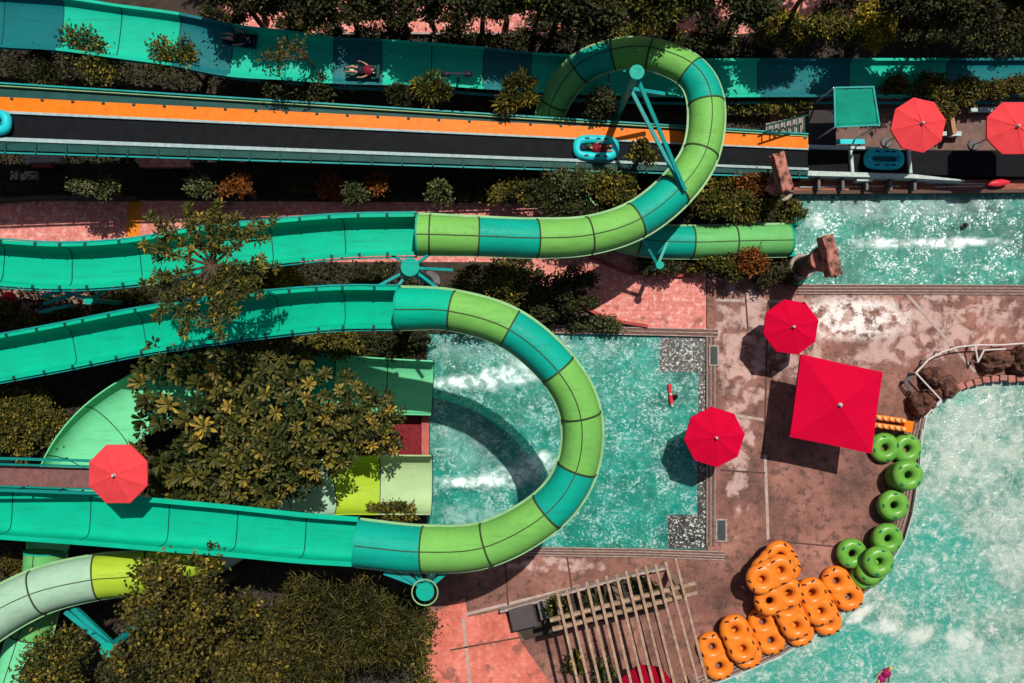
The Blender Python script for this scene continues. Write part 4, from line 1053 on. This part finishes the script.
# pale wires and blocks by the pink path
for q, zz, m_, lab in ((rect(139, 157, 190, 167), .5, PINK, 'long pink paved block in the dark planting below the racing lanes'), (rect(25, 153, 61, 162), .6, EDGE, 'pale stepped slab in the dark planting at the far left'), (rect(10, 171, 38, 180), .15, EDGE, 'faint pale slab in the shade at the far left'), (rect(32, 161, 52, 167), .4, BRICK, 'small dark red block under the pale stepped slab')):
    ptsbox('stone_block', q, 0, zz, m_, lab, 'block', bevel=.02)
vx = empty('bracing_tower', W(75, 300, 0), 'dark teal steel brace below the upper left flume', 'bracing')
for a, b in (((42, 297), (70, 287)), ((40, 312), (72, 305)), ((44, 304), (85, 290))): MB().bar(W(*a, 2.0), W(*b, 2.0), .12, .1).build('brace', STEELT, vx)
for p in ((42, 297), (70, 287), (40, 312)): q = W(*p, 2.0); MB().cyl((q.x, q.y, 0), q, .05).build('post', STEELT, vx)
sb = empty('rescue_board', W(10, 298, 0), 'small red board standing on the grey walkway at far left', 'board')
MB().ball(W(9.5, 299, .9), .11, .3, .5).build('board', RED, sb, smooth=2); MB().cyl(W(9.5, 299, 0), W(9.5, 299, .5), .04).build('stand', GREY, sb)

# ------------------------------------------------------------------ foliage
rng = np.random.default_rng(7)
OL = leafmat('olive_leaf', [(0, (.012, .020, .005)), (.4, (.050, .056, .012)), (.75, (.16, .135, .022)), (1, (.48, .33, .04))])
OLB = leafmat('broad_olive_leaf', [(0, (.016, .028, .006)), (.4, (.070, .072, .016)), (.8, (.21, .16, .030)), (1, (.42, .28, .04))], rough=.38)
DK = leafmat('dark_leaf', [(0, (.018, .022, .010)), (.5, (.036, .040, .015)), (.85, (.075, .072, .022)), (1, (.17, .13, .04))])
BR = leafmat('bronze_leaf', [(0, (.013, .016, .005)), (.4, (.052, .050, .012)), (.8, (.16, .12, .022)), (1, (.32, .22, .03))])
YE = leafmat('yellow_leaf', [(0, (.07, .06, .01)), (.5, (.26, .20, .02)), (1, (.60, .44, .03))])
ORL = leafmat('orange_leaf', [(0, (.04, .016, .006)), (.5, (.17, .055, .012)), (1, (.40, .14, .03))])
GYL = leafmat('grey_green_leaf', [(0, (.015, .024, .008)), (.5, (.060, .075, .025)), (1, (.22, .22, .09))])
T2 = (np.array([[0, 0, 0], [.5, -.5, .10], [1, 0, -.08], [.5, .5, .10]]), np.array([[0, 1, 2], [0, 2, 3]]))
T8 = (np.array([[0, 0, 0], [.40, 0, -.02], [.78, 0, -.04], [1, 0, -.12], [.36, .30, .05], [.78, .50, .05], [.36, -.30, .05], [.78, -.50, .05]]),
      np.array([[0, 1, 4], [1, 2, 5], [1, 5, 4], [2, 3, 5], [0, 6, 1], [1, 6, 7], [1, 7, 2], [2, 7, 3]]))
def leafmesh(name, P, D, L, Wd, tint, m, parent, tpl, roll=.5):
    n = len(P); D = D / np.linalg.norm(D, axis=1)[:, None]
    up = np.tile([0, 0, 1.], (n, 1)) + rng.normal(0, roll, (n, 3))
    Sd = np.cross(up, D); Sd /= (np.linalg.norm(Sd, axis=1)[:, None] + 1e-9); Nn = np.cross(D, Sd)
    tv, tf = tpl; L = np.asarray(L)[:, None, None]; Wd = np.asarray(Wd)[:, None, None]
    V = P[:, None, :] + D[:, None, :] * tv[None, :, 0:1] * L + Sd[:, None, :] * tv[None, :, 1:2] * Wd + Nn[:, None, :] * tv[None, :, 2:3] * L
    k = len(tv); F = (tf[None] + (np.arange(n) * k)[:, None, None]).reshape(-1, 3)
    V = V.reshape(-1, 3) - np.array(worldloc(parent)) if parent is not None else V.reshape(-1, 3)
    me = bpy.data.meshes.new(name); me.vertices.add(len(V)); me.vertices.foreach_set('co', V.ravel())
    me.loops.add(F.size); me.loops.foreach_set('vertex_index', F.ravel().astype(np.int32))
    me.polygons.add(len(F)); me.polygons.foreach_set('loop_start', np.arange(0, F.size, 3, dtype=np.int32))
    me.update(calc_edges=True)
    at = me.attributes.new('tint', 'FLOAT', 'POINT'); at.data.foreach_set('value', np.repeat(np.clip(tint, 0, 1), k).astype(np.float32))
    me.materials.append(m); o = bpy.data.objects.new(name, me); COL.objects.link(o)
    if parent is not None: o.parent = parent
    return o
def rosettes(C, N, nl, elev=(5, 60), rad=0.03):
    """C (n,3) centres, N (n,3) axis -> leaf bases and directions"""
    n = len(C); P = np.repeat(C, nl, 0); Nn = np.repeat(N, nl, 0)
    Nn = Nn / np.linalg.norm(Nn, axis=1)[:, None]
    ref = np.tile([.3, .9, .1], (len(P), 1)); A = np.cross(Nn, ref); A /= np.linalg.norm(A, axis=1)[:, None]; B = np.cross(Nn, A)
    k = np.tile(np.arange(nl), n); az = k * 2.39996 + np.repeat(rng.uniform(0, 6.28, n), nl) + rng.normal(0, .15, len(P))
    el = np.radians(elev[0] + (elev[1] - elev[0]) * (k / max(nl - 1, 1))) + rng.normal(0, .1, len(P))
    D = (np.cos(az) * np.cos(el))[:, None] * A + (np.sin(az) * np.cos(el))[:, None] * B + np.sin(el)[:, None] * Nn
    return P + D * rad, D, k
def clumps(c, rx, ry, rz, n, fill=.35, lob=.25, seed=1):
    """foliage clumps on overlapping boughs: an uneven outline, humps and gaps"""
    r2_ = np.random.default_rng(seed); out = []
    nb = int(np.clip(n / 24, 4, 22)); B_ = []
    for _ in range(nb * 40):
        if len(B_) >= nb: break
        a = r2_.uniform(0, 6.283); q = math.sqrt(r2_.uniform(0, 1)) * .80
        p = np.array([math.cos(a) * q, math.sin(a) * q]); 
        if all(np.hypot(*(p - b[:2])) > 1.05 / math.sqrt(nb) for b in B_): B_.append(np.array([p[0], p[1], r2_.uniform(-.45, .45) + .5 * (1 - q * q)]))
    nb = len(B_); sz = r2_.uniform(.65, 1.2, nb) * .80 / math.sqrt(nb)
    while len(out) < n:
        k = r2_.integers(nb); d = r2_.normal(size=3); d /= np.linalg.norm(d)
        if d[2] < -.35: continue
        rr = r2_.uniform(fill, 1) ** .4 if r2_.random() < .4 else r2_.uniform(.85, 1.1)
        b = B_[k]; g = sz[k] * (1 + lob * .6 * math.sin(4 * math.atan2(d[1], d[0]) + k))
        out.append(np.array(c) + np.array([(b[0] + d[0] * g * rr) * rx, (b[1] + d[1] * g * rr) * ry, (b[2] + d[2] * g * rr * 1.1) * rz]))
    return np.array(out)
def spaced(c, rx, ry, rz, n, dmin, seed):
    """crown tips spaced evenly over a dome"""
    r2_ = np.random.default_rng(seed); out = []; ph = r2_.uniform(0, 6.28, 3)
    for _ in range(n * 60):
        if len(out) >= n: break
        a = r2_.uniform(0, 6.283); k = 1 + .12 * math.sin(3 * a + ph[0]) + .1 * math.sin(5 * a + ph[1]); q = math.sqrt(r2_.uniform(0, 1))
        p = np.array([math.cos(a) * q * k * rx, math.sin(a) * q * k * ry, rz * (1 - q * q) + r2_.uniform(-.35, .25)])
        if all(np.hypot(p[0] - o[0], p[1] - o[1]) > dmin for o in out): out.append(p)
    return np.array(out) + np.array(c)
def trunk_limbs(root, base, c, tips, m, r=.14, nl=9, lean=None):
    mb = MB(); top = Vector(c) - Vector((0, 0, .2)); base = Vector(base)
    mid = base.lerp(top, .5) + Vector((random.Random(int(abs(c[0]) * 99)).uniform(-.15, .15), .1, 0))
    mb.cyl(base, mid, r, r * .78, n=10); mb.cyl(mid, top, r * .78, r * .6, n=10)
    mb.build('trunk', m, root, smooth=True)
    mb = MB()
    st = max(1, len(tips) // nl)
    for t in tips[::st][:nl * 2]:
        t = Vector(t); k = mid.lerp(top, .6); h = k.lerp(t, .5) + Vector((0, 0, .12)); mb.cyl(k, h, r * .42, r * .26, n=6); mb.cyl(h, t, r * .26, r * .10, n=6)
    mb.build('limb', m, root, smooth=True)
def tree(name, px, py, rx, ry, zc, hz, label, m, n, nl, L, Wd, style='ros', seed=1, cat='tree', tpl=T2, group=None, bark=BARK, fill=.35, lob=.25, base=None, tr=.14, elev=(0, 60), spread=.16, dmin=0):
    c = W(px, py, zc); bx_ = W(px, py, zc); bs = Vector((bx_.x, bx_.y, 0)) if base is None else W(*base, 0)
    root = empty(name, bs, label, cat, group)
    C = spaced(c, M_(rx, zc), M_(ry, zc), hz, n, dmin, seed) if dmin else clumps(c, M_(rx, zc), M_(ry, zc), hz, n, fill, lob, seed)
    ax = C - np.array(c) + np.array([0, 0, hz * (.9 if not dmin else 3.5)]); ax /= np.linalg.norm(ax, axis=1)[:, None]
    if style == 'ros': P, D, k = rosettes(C, ax, nl, elev)
    else:
        P = np.repeat(C, nl, 0) + rng.normal(0, spread, (len(C) * nl, 3)); D = rng.normal(0, 1, P.shape) + np.repeat(ax, nl, 0) * .8 + np.array([0, 0, .1])
    tint = np.repeat(rng.normal(.45, .20, len(C)), nl) + rng.normal(0, .12, len(P))
    Ls, Ws = L * rng.uniform(.65, 1.15, len(P)), Wd * rng.uniform(.8, 1.1, len(P))
    if dmin:   # darker filler leaves below the rosettes
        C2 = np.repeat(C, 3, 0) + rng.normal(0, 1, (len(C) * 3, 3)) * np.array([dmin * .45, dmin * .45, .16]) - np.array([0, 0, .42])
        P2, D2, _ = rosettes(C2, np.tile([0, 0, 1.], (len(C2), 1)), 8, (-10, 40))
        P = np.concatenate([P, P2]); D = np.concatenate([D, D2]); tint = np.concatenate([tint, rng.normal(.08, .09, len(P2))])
        Ls = np.concatenate([Ls, L * rng.uniform(.5, .9, len(P2))]); Ws = np.concatenate([Ws, Wd * rng.uniform(.8, 1.1, len(P2))])
    leafmesh('crown', P, D, Ls, Ws, tint, m, root, tpl, .22 if dmin else .5)
    if zc > 1.2: trunk_limbs(root, bs, c, C, bark, tr)
    else: trunk_limbs(root, bs, c, C, bark, .05, 6)
    return root

# star shaped tree over both long flumes
def star_tree(px, py, z, rpx, label, m, arms=13, seed=3):
    c = W(px, py, z); root = empty('umbrella_tree', (c.x, c.y, 0), label, 'tree')
    rr = random.Random(seed); mb = MB(); Cs = []; Ns = []
    for a in range(arms):
        az = 2 * math.pi * a / arms + rr.uniform(-.12, .12); Ln = M_(rpx, z) * rr.uniform(.7, 1.05)
        st = Vector(c) - Vector((0, 0, .5)); last = st; nseg = 7
        for k in range(1, nseg + 1):  # whorls of leaves along each branch
            f = k / nseg; q = st + Vector((math.cos(az) * Ln * f, math.sin(az) * Ln * f, .65 * math.sin(f * 2.2)))
            mb.cyl(last, q, .055 * (1.15 - f), .055 * (1.1 - f), n=6); last = q
            if k > 1:
                for s in range(3): Cs.append(np.array(q) + np.array([rr.uniform(-.06, .06), rr.uniform(-.06, .06), rr.uniform(-.02, .1)])); Ns.append((math.cos(az) * .5, math.sin(az) * .5, 1))
        for s in (-1, 1):   # side branchlets
            q0 = st.lerp(last, .55); a2 = az + s * .5; q = q0 + Vector((math.cos(a2) * Ln * .35, math.sin(a2) * Ln * .35, .2)); mb.cyl(q0, q, .03, .015, n=5)
            for s2 in range(3): Cs.append(np.array(q0.lerp(q, .4 + .2 * s2))); Ns.append((math.cos(a2) * .6, math.sin(a2) * .6, 1))
    mb.build('limb', BARK, root, smooth=True); MB().cyl((c.x, c.y, 0), Vector(c) - Vector((0, 0, .5)), .17, .1).build('trunk', BARK, root, smooth=True)
    C = np.array(Cs); N = np.array(Ns); P, D, k = rosettes(C, N, 9, (0, 50))
    leafmesh('crown', P, D, .22 * rng.uniform(.7, 1.2, len(P)), .07 * rng.uniform(.8, 1.2, len(P)), np.repeat(rng.normal(.45, .14, len(C)), 9) + rng.normal(0, .15, len(P)), m, root, T2)
star_tree(207, 264, 8.2, 76, 'star shaped tree with radiating branches over both long left flumes', OL)

tree('frangipani_tree', 190, 430, 58, 76, 3.6, .9, 'large rosette leaved tree between the left parasol and the denser crown', OLB, 110, 15, .45, .135, seed=11, tpl=T8, elev=(-2, 62), tr=.16, dmin=.68)
tree('frangipani_tree', 284, 420, 70, 78, 4.2, 1.2, 'dense olive tree left of the square pool above the chutes', OLB, 190, 13, .30, .10, seed=12, tpl=T8, elev=(-5, 60), tr=.18, dmin=.40)
tree('frangipani_tree', 364, 424, 38, 30, 3.2, .8, 'smaller rosette crown reaching over the red gravel bed', OLB, 80, 12, .24, .09, seed=15, tpl=T8, elev=(-5, 60), tr=.1, dmin=.30)
tree('frangipani_tree', 240, 366, 66, 24, 3.9, .6, 'low rosette tree touching the underside of the middle flume', OLB, 34, 16, .46, .14, seed=13, tpl=T8, elev=(-5, 50), tr=.12, dmin=.62)
tree('frangipani_tree', 240, 476, 66, 32, 3.4, .7, 'rosette leaved tree just above the lower flume', OLB, 44, 16, .48, .145, seed=14, tpl=T8, elev=(-5, 50), tr=.12, dmin=.64)
tree('shade_tree', 188, 612, 74, 70, 5.4, 2.3, 'bronze tinged round tree over the pale tube at bottom left', BR, 500, 16, .19, .11, 'sc', 21, lob=.3, tr=.2)
tree('shade_tree', 345, 622, 84, 60, 4.8, 2.2, 'dark feathery tree left of the salmon paving', leafmat('feather_leaf', [(0, (.012, .016, .005)), (.5, (.055, .054, .013)), (.8, (.13, .11, .026)), (1, (.24, .18, .04))]), 520, 20, .34, .035, 'sc', 22, lob=.3, tr=.2, spread=.17)
tree('shade_tree', 262, 655, 58, 40, 5.8, 1.2, 'mixed green tree between the bronze tree and the feathery tree', BR, 300, 16, .20, .09, 'sc', 23, lob=.3, tr=.18)
tree('shade_tree', 62, 656, 36, 34, 4.0, 1.0, 'small olive tree beside the mint tube in the bottom left corner', OL, 210, 14, .18, .09, 'sc', 24, lob=.3, tr=.12)
tree('shade_tree', 420, 648, 22, 32, 2.2, .8, 'small yellowish shrub tree at the edge of the salmon paving', OL, 120, 14, .16, .09, 'sc', 25, tr=.08)
tree('shade_tree', 140, 690, 60, 26, 5.0, 1.0, 'low dark tree cut off by the bottom edge at left', DK, 200, 14, .2, .09, 'sc', 26, tr=.12)
tree('bare_tree', 300, 48, 32, 24, 5.2, .7, 'sparse little tree with a bent bare trunk over the top flume', BR, 30, 9, .16, .08, 'sc', 31, fill=.5, lob=.5, base=(335, 96), tr=.07, bark=BARKL, spread=.12)
# top row, mostly shaded
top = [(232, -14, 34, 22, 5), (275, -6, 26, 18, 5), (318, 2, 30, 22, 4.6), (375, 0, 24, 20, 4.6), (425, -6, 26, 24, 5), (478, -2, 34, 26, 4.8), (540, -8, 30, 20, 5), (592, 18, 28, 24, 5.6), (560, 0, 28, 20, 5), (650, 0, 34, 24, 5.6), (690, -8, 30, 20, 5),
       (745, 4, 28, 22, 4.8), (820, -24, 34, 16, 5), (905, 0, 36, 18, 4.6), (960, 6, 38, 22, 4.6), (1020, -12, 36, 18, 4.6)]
pos_txt = ['leftmost above the pink path', 'second from the left above the pink path', 'left of the twin trunk gap', 'above the dark flume panel', 'above the lamp post', 'between the lamp post and the spiral', 'just left of the spiral top', 'overhanging the top of the spiral',
           'behind the overhanging one at the spiral', 'right of the spiral top', 'above the right shoulder of the spiral', 'left of the yellow bush', 'above the yellow bushes', 'right of the yellow bush', 'in the dark top right planting', 'in the top right corner']
for i, (x, y, rx, ry, zc) in enumerate(top):
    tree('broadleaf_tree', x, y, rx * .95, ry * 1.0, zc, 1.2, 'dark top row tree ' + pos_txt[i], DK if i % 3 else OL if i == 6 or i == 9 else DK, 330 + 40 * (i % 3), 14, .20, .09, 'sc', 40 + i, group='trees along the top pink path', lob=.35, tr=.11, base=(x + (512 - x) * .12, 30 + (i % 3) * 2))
for i, (wx, wy, wz, rr_, lab) in enumerate(((-9.8, 18.9, 8.5, 50, 'tall tree beyond the top edge at the left'), (3.4, 18.6, 8.5, 50, 'tall tree beyond the top edge in the middle'), (8.2, 17.2, 8.5, 60, 'tall tree beyond the top edge above the spiral'),
        (13.0, 17.6, 8.5, 66, 'tall tree beyond the top edge right of the spiral'), (17.2, 16.9, 8.5, 72, 'tall tree beyond the top edge above the dark planting'), (21.6, 17.0, 8.5, 72, 'tall tree beyond the top right corner'))):
    k_ = K / (H - wz); tree('broadleaf_tree', 512 + wx * k_, 341.5 - wy * k_, rr_, rr_ * .9, wz, 1.6, lab, DK, 300, 14, .3, .14, 'sc', 400 + i, tr=.2, group='tall trees shading the top edge')
# yuccas beside the top flume
for i, (x, y, r, m_, lab) in enumerate(((172, 57, 23, OL, 'round shrub against the dark panel of the top flume'), (85, 52, 26, OL, 'tall shrub overlapping the first light panel of the top flume'), (104, 74, 20, OL, 'shrub below the first light panel of the top flume'), (36, 68, 26, DK, 'spiky dull shrub in the top left shade'),
        (434, 88, 20, OL, 'spiky yucca just right of the flume panel joint'), (513, 92, 22, OL, 'spiky yucca left of where the spiral tube ends'), (318, 90, 14, DK, 'small shrub at the foot of the bare tree'), (398, 97, 10, DK, 'tiny shrub left of the first yucca'), (280, 88, 12, DK, 'faint shrub in the shade below the top flume'),
        (600, 102, 12, DK, 'faint shrub inside the loop of the spiral'))):
    spk = 'yucca' in lab or 'spiky' in lab
    tree('yucca' if 'yucca' in lab else 'shrub', x, y, r * .85, r * .8, (3.4 if x < 260 else 2.7), .5, lab, m_, 60 if spk else 120, 12, .34 if spk else .15, .05 if spk else .08, 'ros' if spk else 'sc', 70 + i, 'plant', elev=(0, 70), tr=.06, lob=.2)
# bushes at ground level: (x,y,rx,ry,z,h,mat,n,label)
B = [(98, 187, 18, 9, 2.3, .5, GYL, 90, 'grey green shrub above the kerb wall at left'), (205, 189, 15, 10, 2.0, .5, GYL, 80, 'grey green shrub left of the orange shrub'), (240, 188, 13, 11, 2.1, .5, ORL, 90, 'orange flowering shrub above the star tree'),
     (297, 184, 16, 8, .4, .4, DK, 60, 'low dark shrub right of the orange shrub'), (331, 185, 13, 11, .6, .5, ORL, 60, 'dull red shrub in the middle of the shaded row'), (357, 193, 11, 8, 1.8, .45, GYL, 80, 'pale round shrub left of the dull brown one'), (380, 184, 11, 10, 1.5, .5, ORL, 60, 'dull brown red shrub in the shaded row'),
     (438, 192, 11, 10, 2.0, .5, GYL, 110, 'bright round shrub alone above the pink path'), (470, 193, 18, 8, .4, .4, DK, 60, 'low dark shrub right of the bright round one'), (512, 193, 20, 11, 1.6, .5, OL, 100, 'olive shrub left of the dark thicket'),
     (555, 195, 30, 20, 1.8, .9, DK, 260, 'dark thicket left of the tube crossing'), (575, 185, 26, 18, 2.6, .9, GYL, 150, 'grey green bush in the thicket inside the spiral'), (610, 190, 28, 18, 2.9, .9, OL, 220, 'olive bush inside the spiral next to the teal section'), (640, 155, 14, 10, 3.4, .7, OL, 90, 'small yellowish shrub over the lower lane rail'), (590, 215, 34, 14, 2.5, .7, DK, 200, 'dark bush tucked under the upper tube'),
     (715, 198, 32, 24, 1.4, .9, OL, 320, 'wide olive bush right of the spiral'), (750, 200, 28, 24, 1.2, .8, BR, 260, 'bronze bush left of the pink rock column'), (748, 188, 20, 12, 1.6, .5, ORL, 70, 'rusty topped shrub left of the pink rock column'), (790, 212, 12, 9, .5, .4, OL, 70, 'small shrub at the foot of the pink rock column'),
     (488, 285, 42, 28, 2.0, 1.1, OL, 380, 'olive tree like bush right of the round column cap'), (575, 292, 26, 22, 1.2, .9, DK, 240, 'dark bush right of the loop slide entry'), (548, 300, 28, 24, .9, .7, DK, 220, 'dark bush beside the loop slide'), (515, 270, 26, 14, .9, .6, DK, 130, 'dark shrub under the spiral entry'),
     (600, 322, 30, 6, .3, .3, GYL, 140, 'grey ground cover strip above the pool drain'), (660, 262, 32, 10, .6, .5, DK, 150, 'dark hedge strip above the pink plaza'), (700, 264, 12, 8, .6, .5, OL, 70, 'small round shrub at the end of the plaza kerb'), (728, 262, 22, 15, 1.0, .7, OL, 190, 'olive bush below the exit tube'),
     (750, 262, 12, 13, 1.2, .5, ORL, 150, 'bright orange flowering bush below the exit tube'), (770, 275, 22, 12, .6, .5, DK, 120, 'dark shrub left of the slab headed column'),
     (740, 105, 38, 8, .5, .4, OL, 220, 'clipped hedge strip left of the stair'), (788, 104, 22, 7, .5, .4, OL, 120, 'clipped hedge strip above the stair'), (889, 86, 14, 9, .7, .5, BR, 90, 'dark reddish shrub right of the teal awning'), (925, 90, 20, 12, .8, .5, BR, 150, 'leafy shrub above the first coral parasol'),
     (955, 93, 18, 11, .8, .5, BR, 130, 'leafy shrub between the coral parasols'), (988, 93, 20, 10, .8, .5, BR, 150, 'leafy shrub left of the cut off parasol'), (1020, 90, 18, 9, .8, .5, BR, 110, 'leafy shrub above the cut off parasol'), (943, 118, 10, 12, .7, .5, BR, 60, 'dark reddish plant between the coral parasols'),
     (255, 8, 20, 9, 1.6, .7, DK, 90, 'dark round bush on the upper path near its left end'), (300, 22, 20, 9, 1.6, .7, DK, 90, 'dark round bush on the upper path behind the bare tree'), (355, 20, 20, 9, 1.6, .7, DK, 90, 'dark round bush on the upper path above the dark flume panel'), (405, 20, 20, 9, 1.6, .7, DK, 90, 'dark round bush on the upper path left of the lamp post'), (455, 24, 20, 9, 1.6, .7, DK, 90, 'dark round bush on the upper path above the lamp post'), (505, 14, 20, 9, 1.6, .7, DK, 90, 'dark round bush on the upper path right of the lamp post'), (550, 26, 20, 9, 1.6, .7, DK, 90, 'dark round bush on the upper path left of the spiral top'), (612, 10, 20, 9, 1.6, .7, DK, 90, 'dark round bush on the upper path above the spiral top'), (668, 16, 20, 9, 1.6, .7, DK, 90, 'dark round bush on the upper path right of the spiral top'), (720, 28, 20, 9, 1.6, .7, DK, 90, 'dark round bush on the upper path above the right shoulder of the spiral'),
     (225, 20, 22, 12, 1.0, .6, DK, 130, 'dark bush at the left end of the upper pink path'), (310, 32, 30, 8, .8, .5, DK, 120, 'low dark bush behind the bare tree'), (390, 34, 26, 7, .8, .5, DK, 110, 'low dark bush behind the dark flume panel'), (545, 40, 40, 9, .9, .6, DK, 150, 'dark low bush left of the spiral top'), (640, 34, 40, 9, 1.2, .6, OL, 170, 'olive bush behind the top of the spiral'),
     (850, 10, 40, 12, 1.2, .8, DK, 170, 'dark bush above the olive and yellow bushes'), (935, 18, 44, 18, 1.2, .9, DK, 220, 'broad dark bush in the top right planting'), (1000, 20, 40, 18, 1.2, .9, DK, 200, 'dark bush in the top right corner'),
     (825, 30, 34, 16, 1.8, .9, OL, 280, 'olive bush left of the yellow one above the top flume'), (873, 27, 20, 22, 2.4, 1.0, YE, 260, 'bright yellow green bush above the top flume'), (780, 34, 34, 14, 1.4, .8, OL, 230, 'olive bush above the dark flume panel at right'), (770, 20, 24, 10, 1.6, .6, YE, 90, 'yellowish bush at the edge of the upper path'),
     (930, 38, 34, 14, 1.0, .8, DK, 180, 'dark bush right of the yellow one above the top flume'), (990, 42, 36, 12, 1.0, .8, DK, 180, 'dark bush above the last flume panel'), (700, 44, 40, 8, .9, .6, DK, 170, 'dark low bush under the top row trees'), (470, 42, 40, 6, .7, .5, DK, 130, 'dark low bush behind the lamp post'),
     (285, 278, 20, 15, 2.6, .7, YE, 170, 'yellow leaved bush between the two long flumes'), (262, 282, 20, 18, 2.2, .7, OL, 150, 'olive bush left of the yellow one between the flumes'), (125, 305, 26, 11, .8, .6, OL, 190, 'olive shrub right of the teal brace'), (70, 318, 22, 8, .7, .5, BR, 130, 'bronze shrub below the teal brace'), (30, 322, 26, 8, .7, .5, BR, 110, 'bronze shrub at the foot of the grey walkway'),
     (4, 310, 12, 12, .9, .6, OL, 80, 'olive shrub cut off at the left edge by the walkway'), (385, 345, 46, 12, .7, .6, DK, 220, 'dark bush strip between the middle flume and the mint chute'), (330, 345, 40, 12, 1.0, .6, OL, 200, 'olive bush under the middle flume'),
     (365, 277, 22, 9, .5, .5, DK, 60, 'dark shrub left of the round column cap'), (390, 512, 24, 9, 1.0, .5, OL, 170, 'olive shrub between the pale chute and the lower flume'), (405, 338, 20, 8, .5, .4, DK, 90, 'dark shrub at the pool corner'),
     (15, 565, 20, 14, .9, .6, BR, 120, 'bronze shrub left of the narrow green tube'), (10, 590, 16, 14, .9, .6, BR, 80, 'bronze shrub cut off at the left edge below the flume'), (110, 565, 26, 10, .8, .5, DK, 110, 'dark shrub under the lower flume'), (410, 605, 16, 14, 1.0, .6, DK, 110, 'dark shrub left of the ringed column'),
     (600, 598, 14, 5, .4, .3, DK, 50, 'low plant in the bed under the middle pergola slats'), (640, 586, 13, 5, .4, .3, DK, 50, 'low plant in the bed under the right pergola slats'), (560, 608, 13, 9, .6, .4, OL, 60, 'low plant in the bed under the left pergola slats'), (606, 668, 9, 12, .6, .4, GYL, 50, 'grey green plant beside the hidden crimson parasol'),
     (575, 660, 9, 10, .5, .4, OL, 40, 'small plant under the left pergola slats')]
for i, (x, y, rx, ry, zc, hz, m_, n, lab) in enumerate(B):
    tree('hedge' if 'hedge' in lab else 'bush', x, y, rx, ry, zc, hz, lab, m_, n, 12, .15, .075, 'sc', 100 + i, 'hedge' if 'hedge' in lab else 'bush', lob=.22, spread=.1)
# big clipped hedge at left and ground cover
tree('hedge', 22, 418, 46, 44, 1.3, .5, 'broad clipped olive hedge left of the curved mint chute', OL, 900, 12, .13, .07, 'sc', 300, 'hedge', lob=.1, fill=.05, spread=.12)
tree('hedge', 10, 415, 26, 40, .9, .6, 'darker clump of hedge at the left edge below the middle flume', DK, 300, 12, .13, .07, 'sc', 301, 'hedge', lob=.2, spread=.12)
# dark ivy ground cover in the beds
def cover(polys, n, seed):
    r_ = np.random.default_rng(seed); P = []
    for (x0, y0, x1, y1, k) in polys:
        for _ in range(k): p = W(r_.uniform(x0, x1), r_.uniform(y0, y1), 0); P.append((p.x, p.y, r_.uniform(.02, .22)))
    P = np.array(P); D = r_.normal(0, 1, P.shape); D[:, 2] = np.abs(D[:, 2]) * .7
    o = leafmesh('ground_cover', P, D, .17 * r_.uniform(.6, 1.3, len(P)), .08 * np.ones(len(P)), r_.normal(.18, .16, len(P)), DK, None, T2)
    tag(o, 'dark leafy ground cover filling the planting beds', 'ground cover', kind='stuff')
cover([(-40, 38, 770, 110, 12000), (-40, 150, 770, 198, 9000), (-40, 262, 425, 345, 9000), (-40, 340, 340, 560, 12000), (-40, 540, 410, 720, 9000), (500, 290, 560, 325, 900), (690, 165, 790, 262, 2500), (425, 285, 525, 328, 1800), (340, 340, 425, 358, 500)], 0, 4)
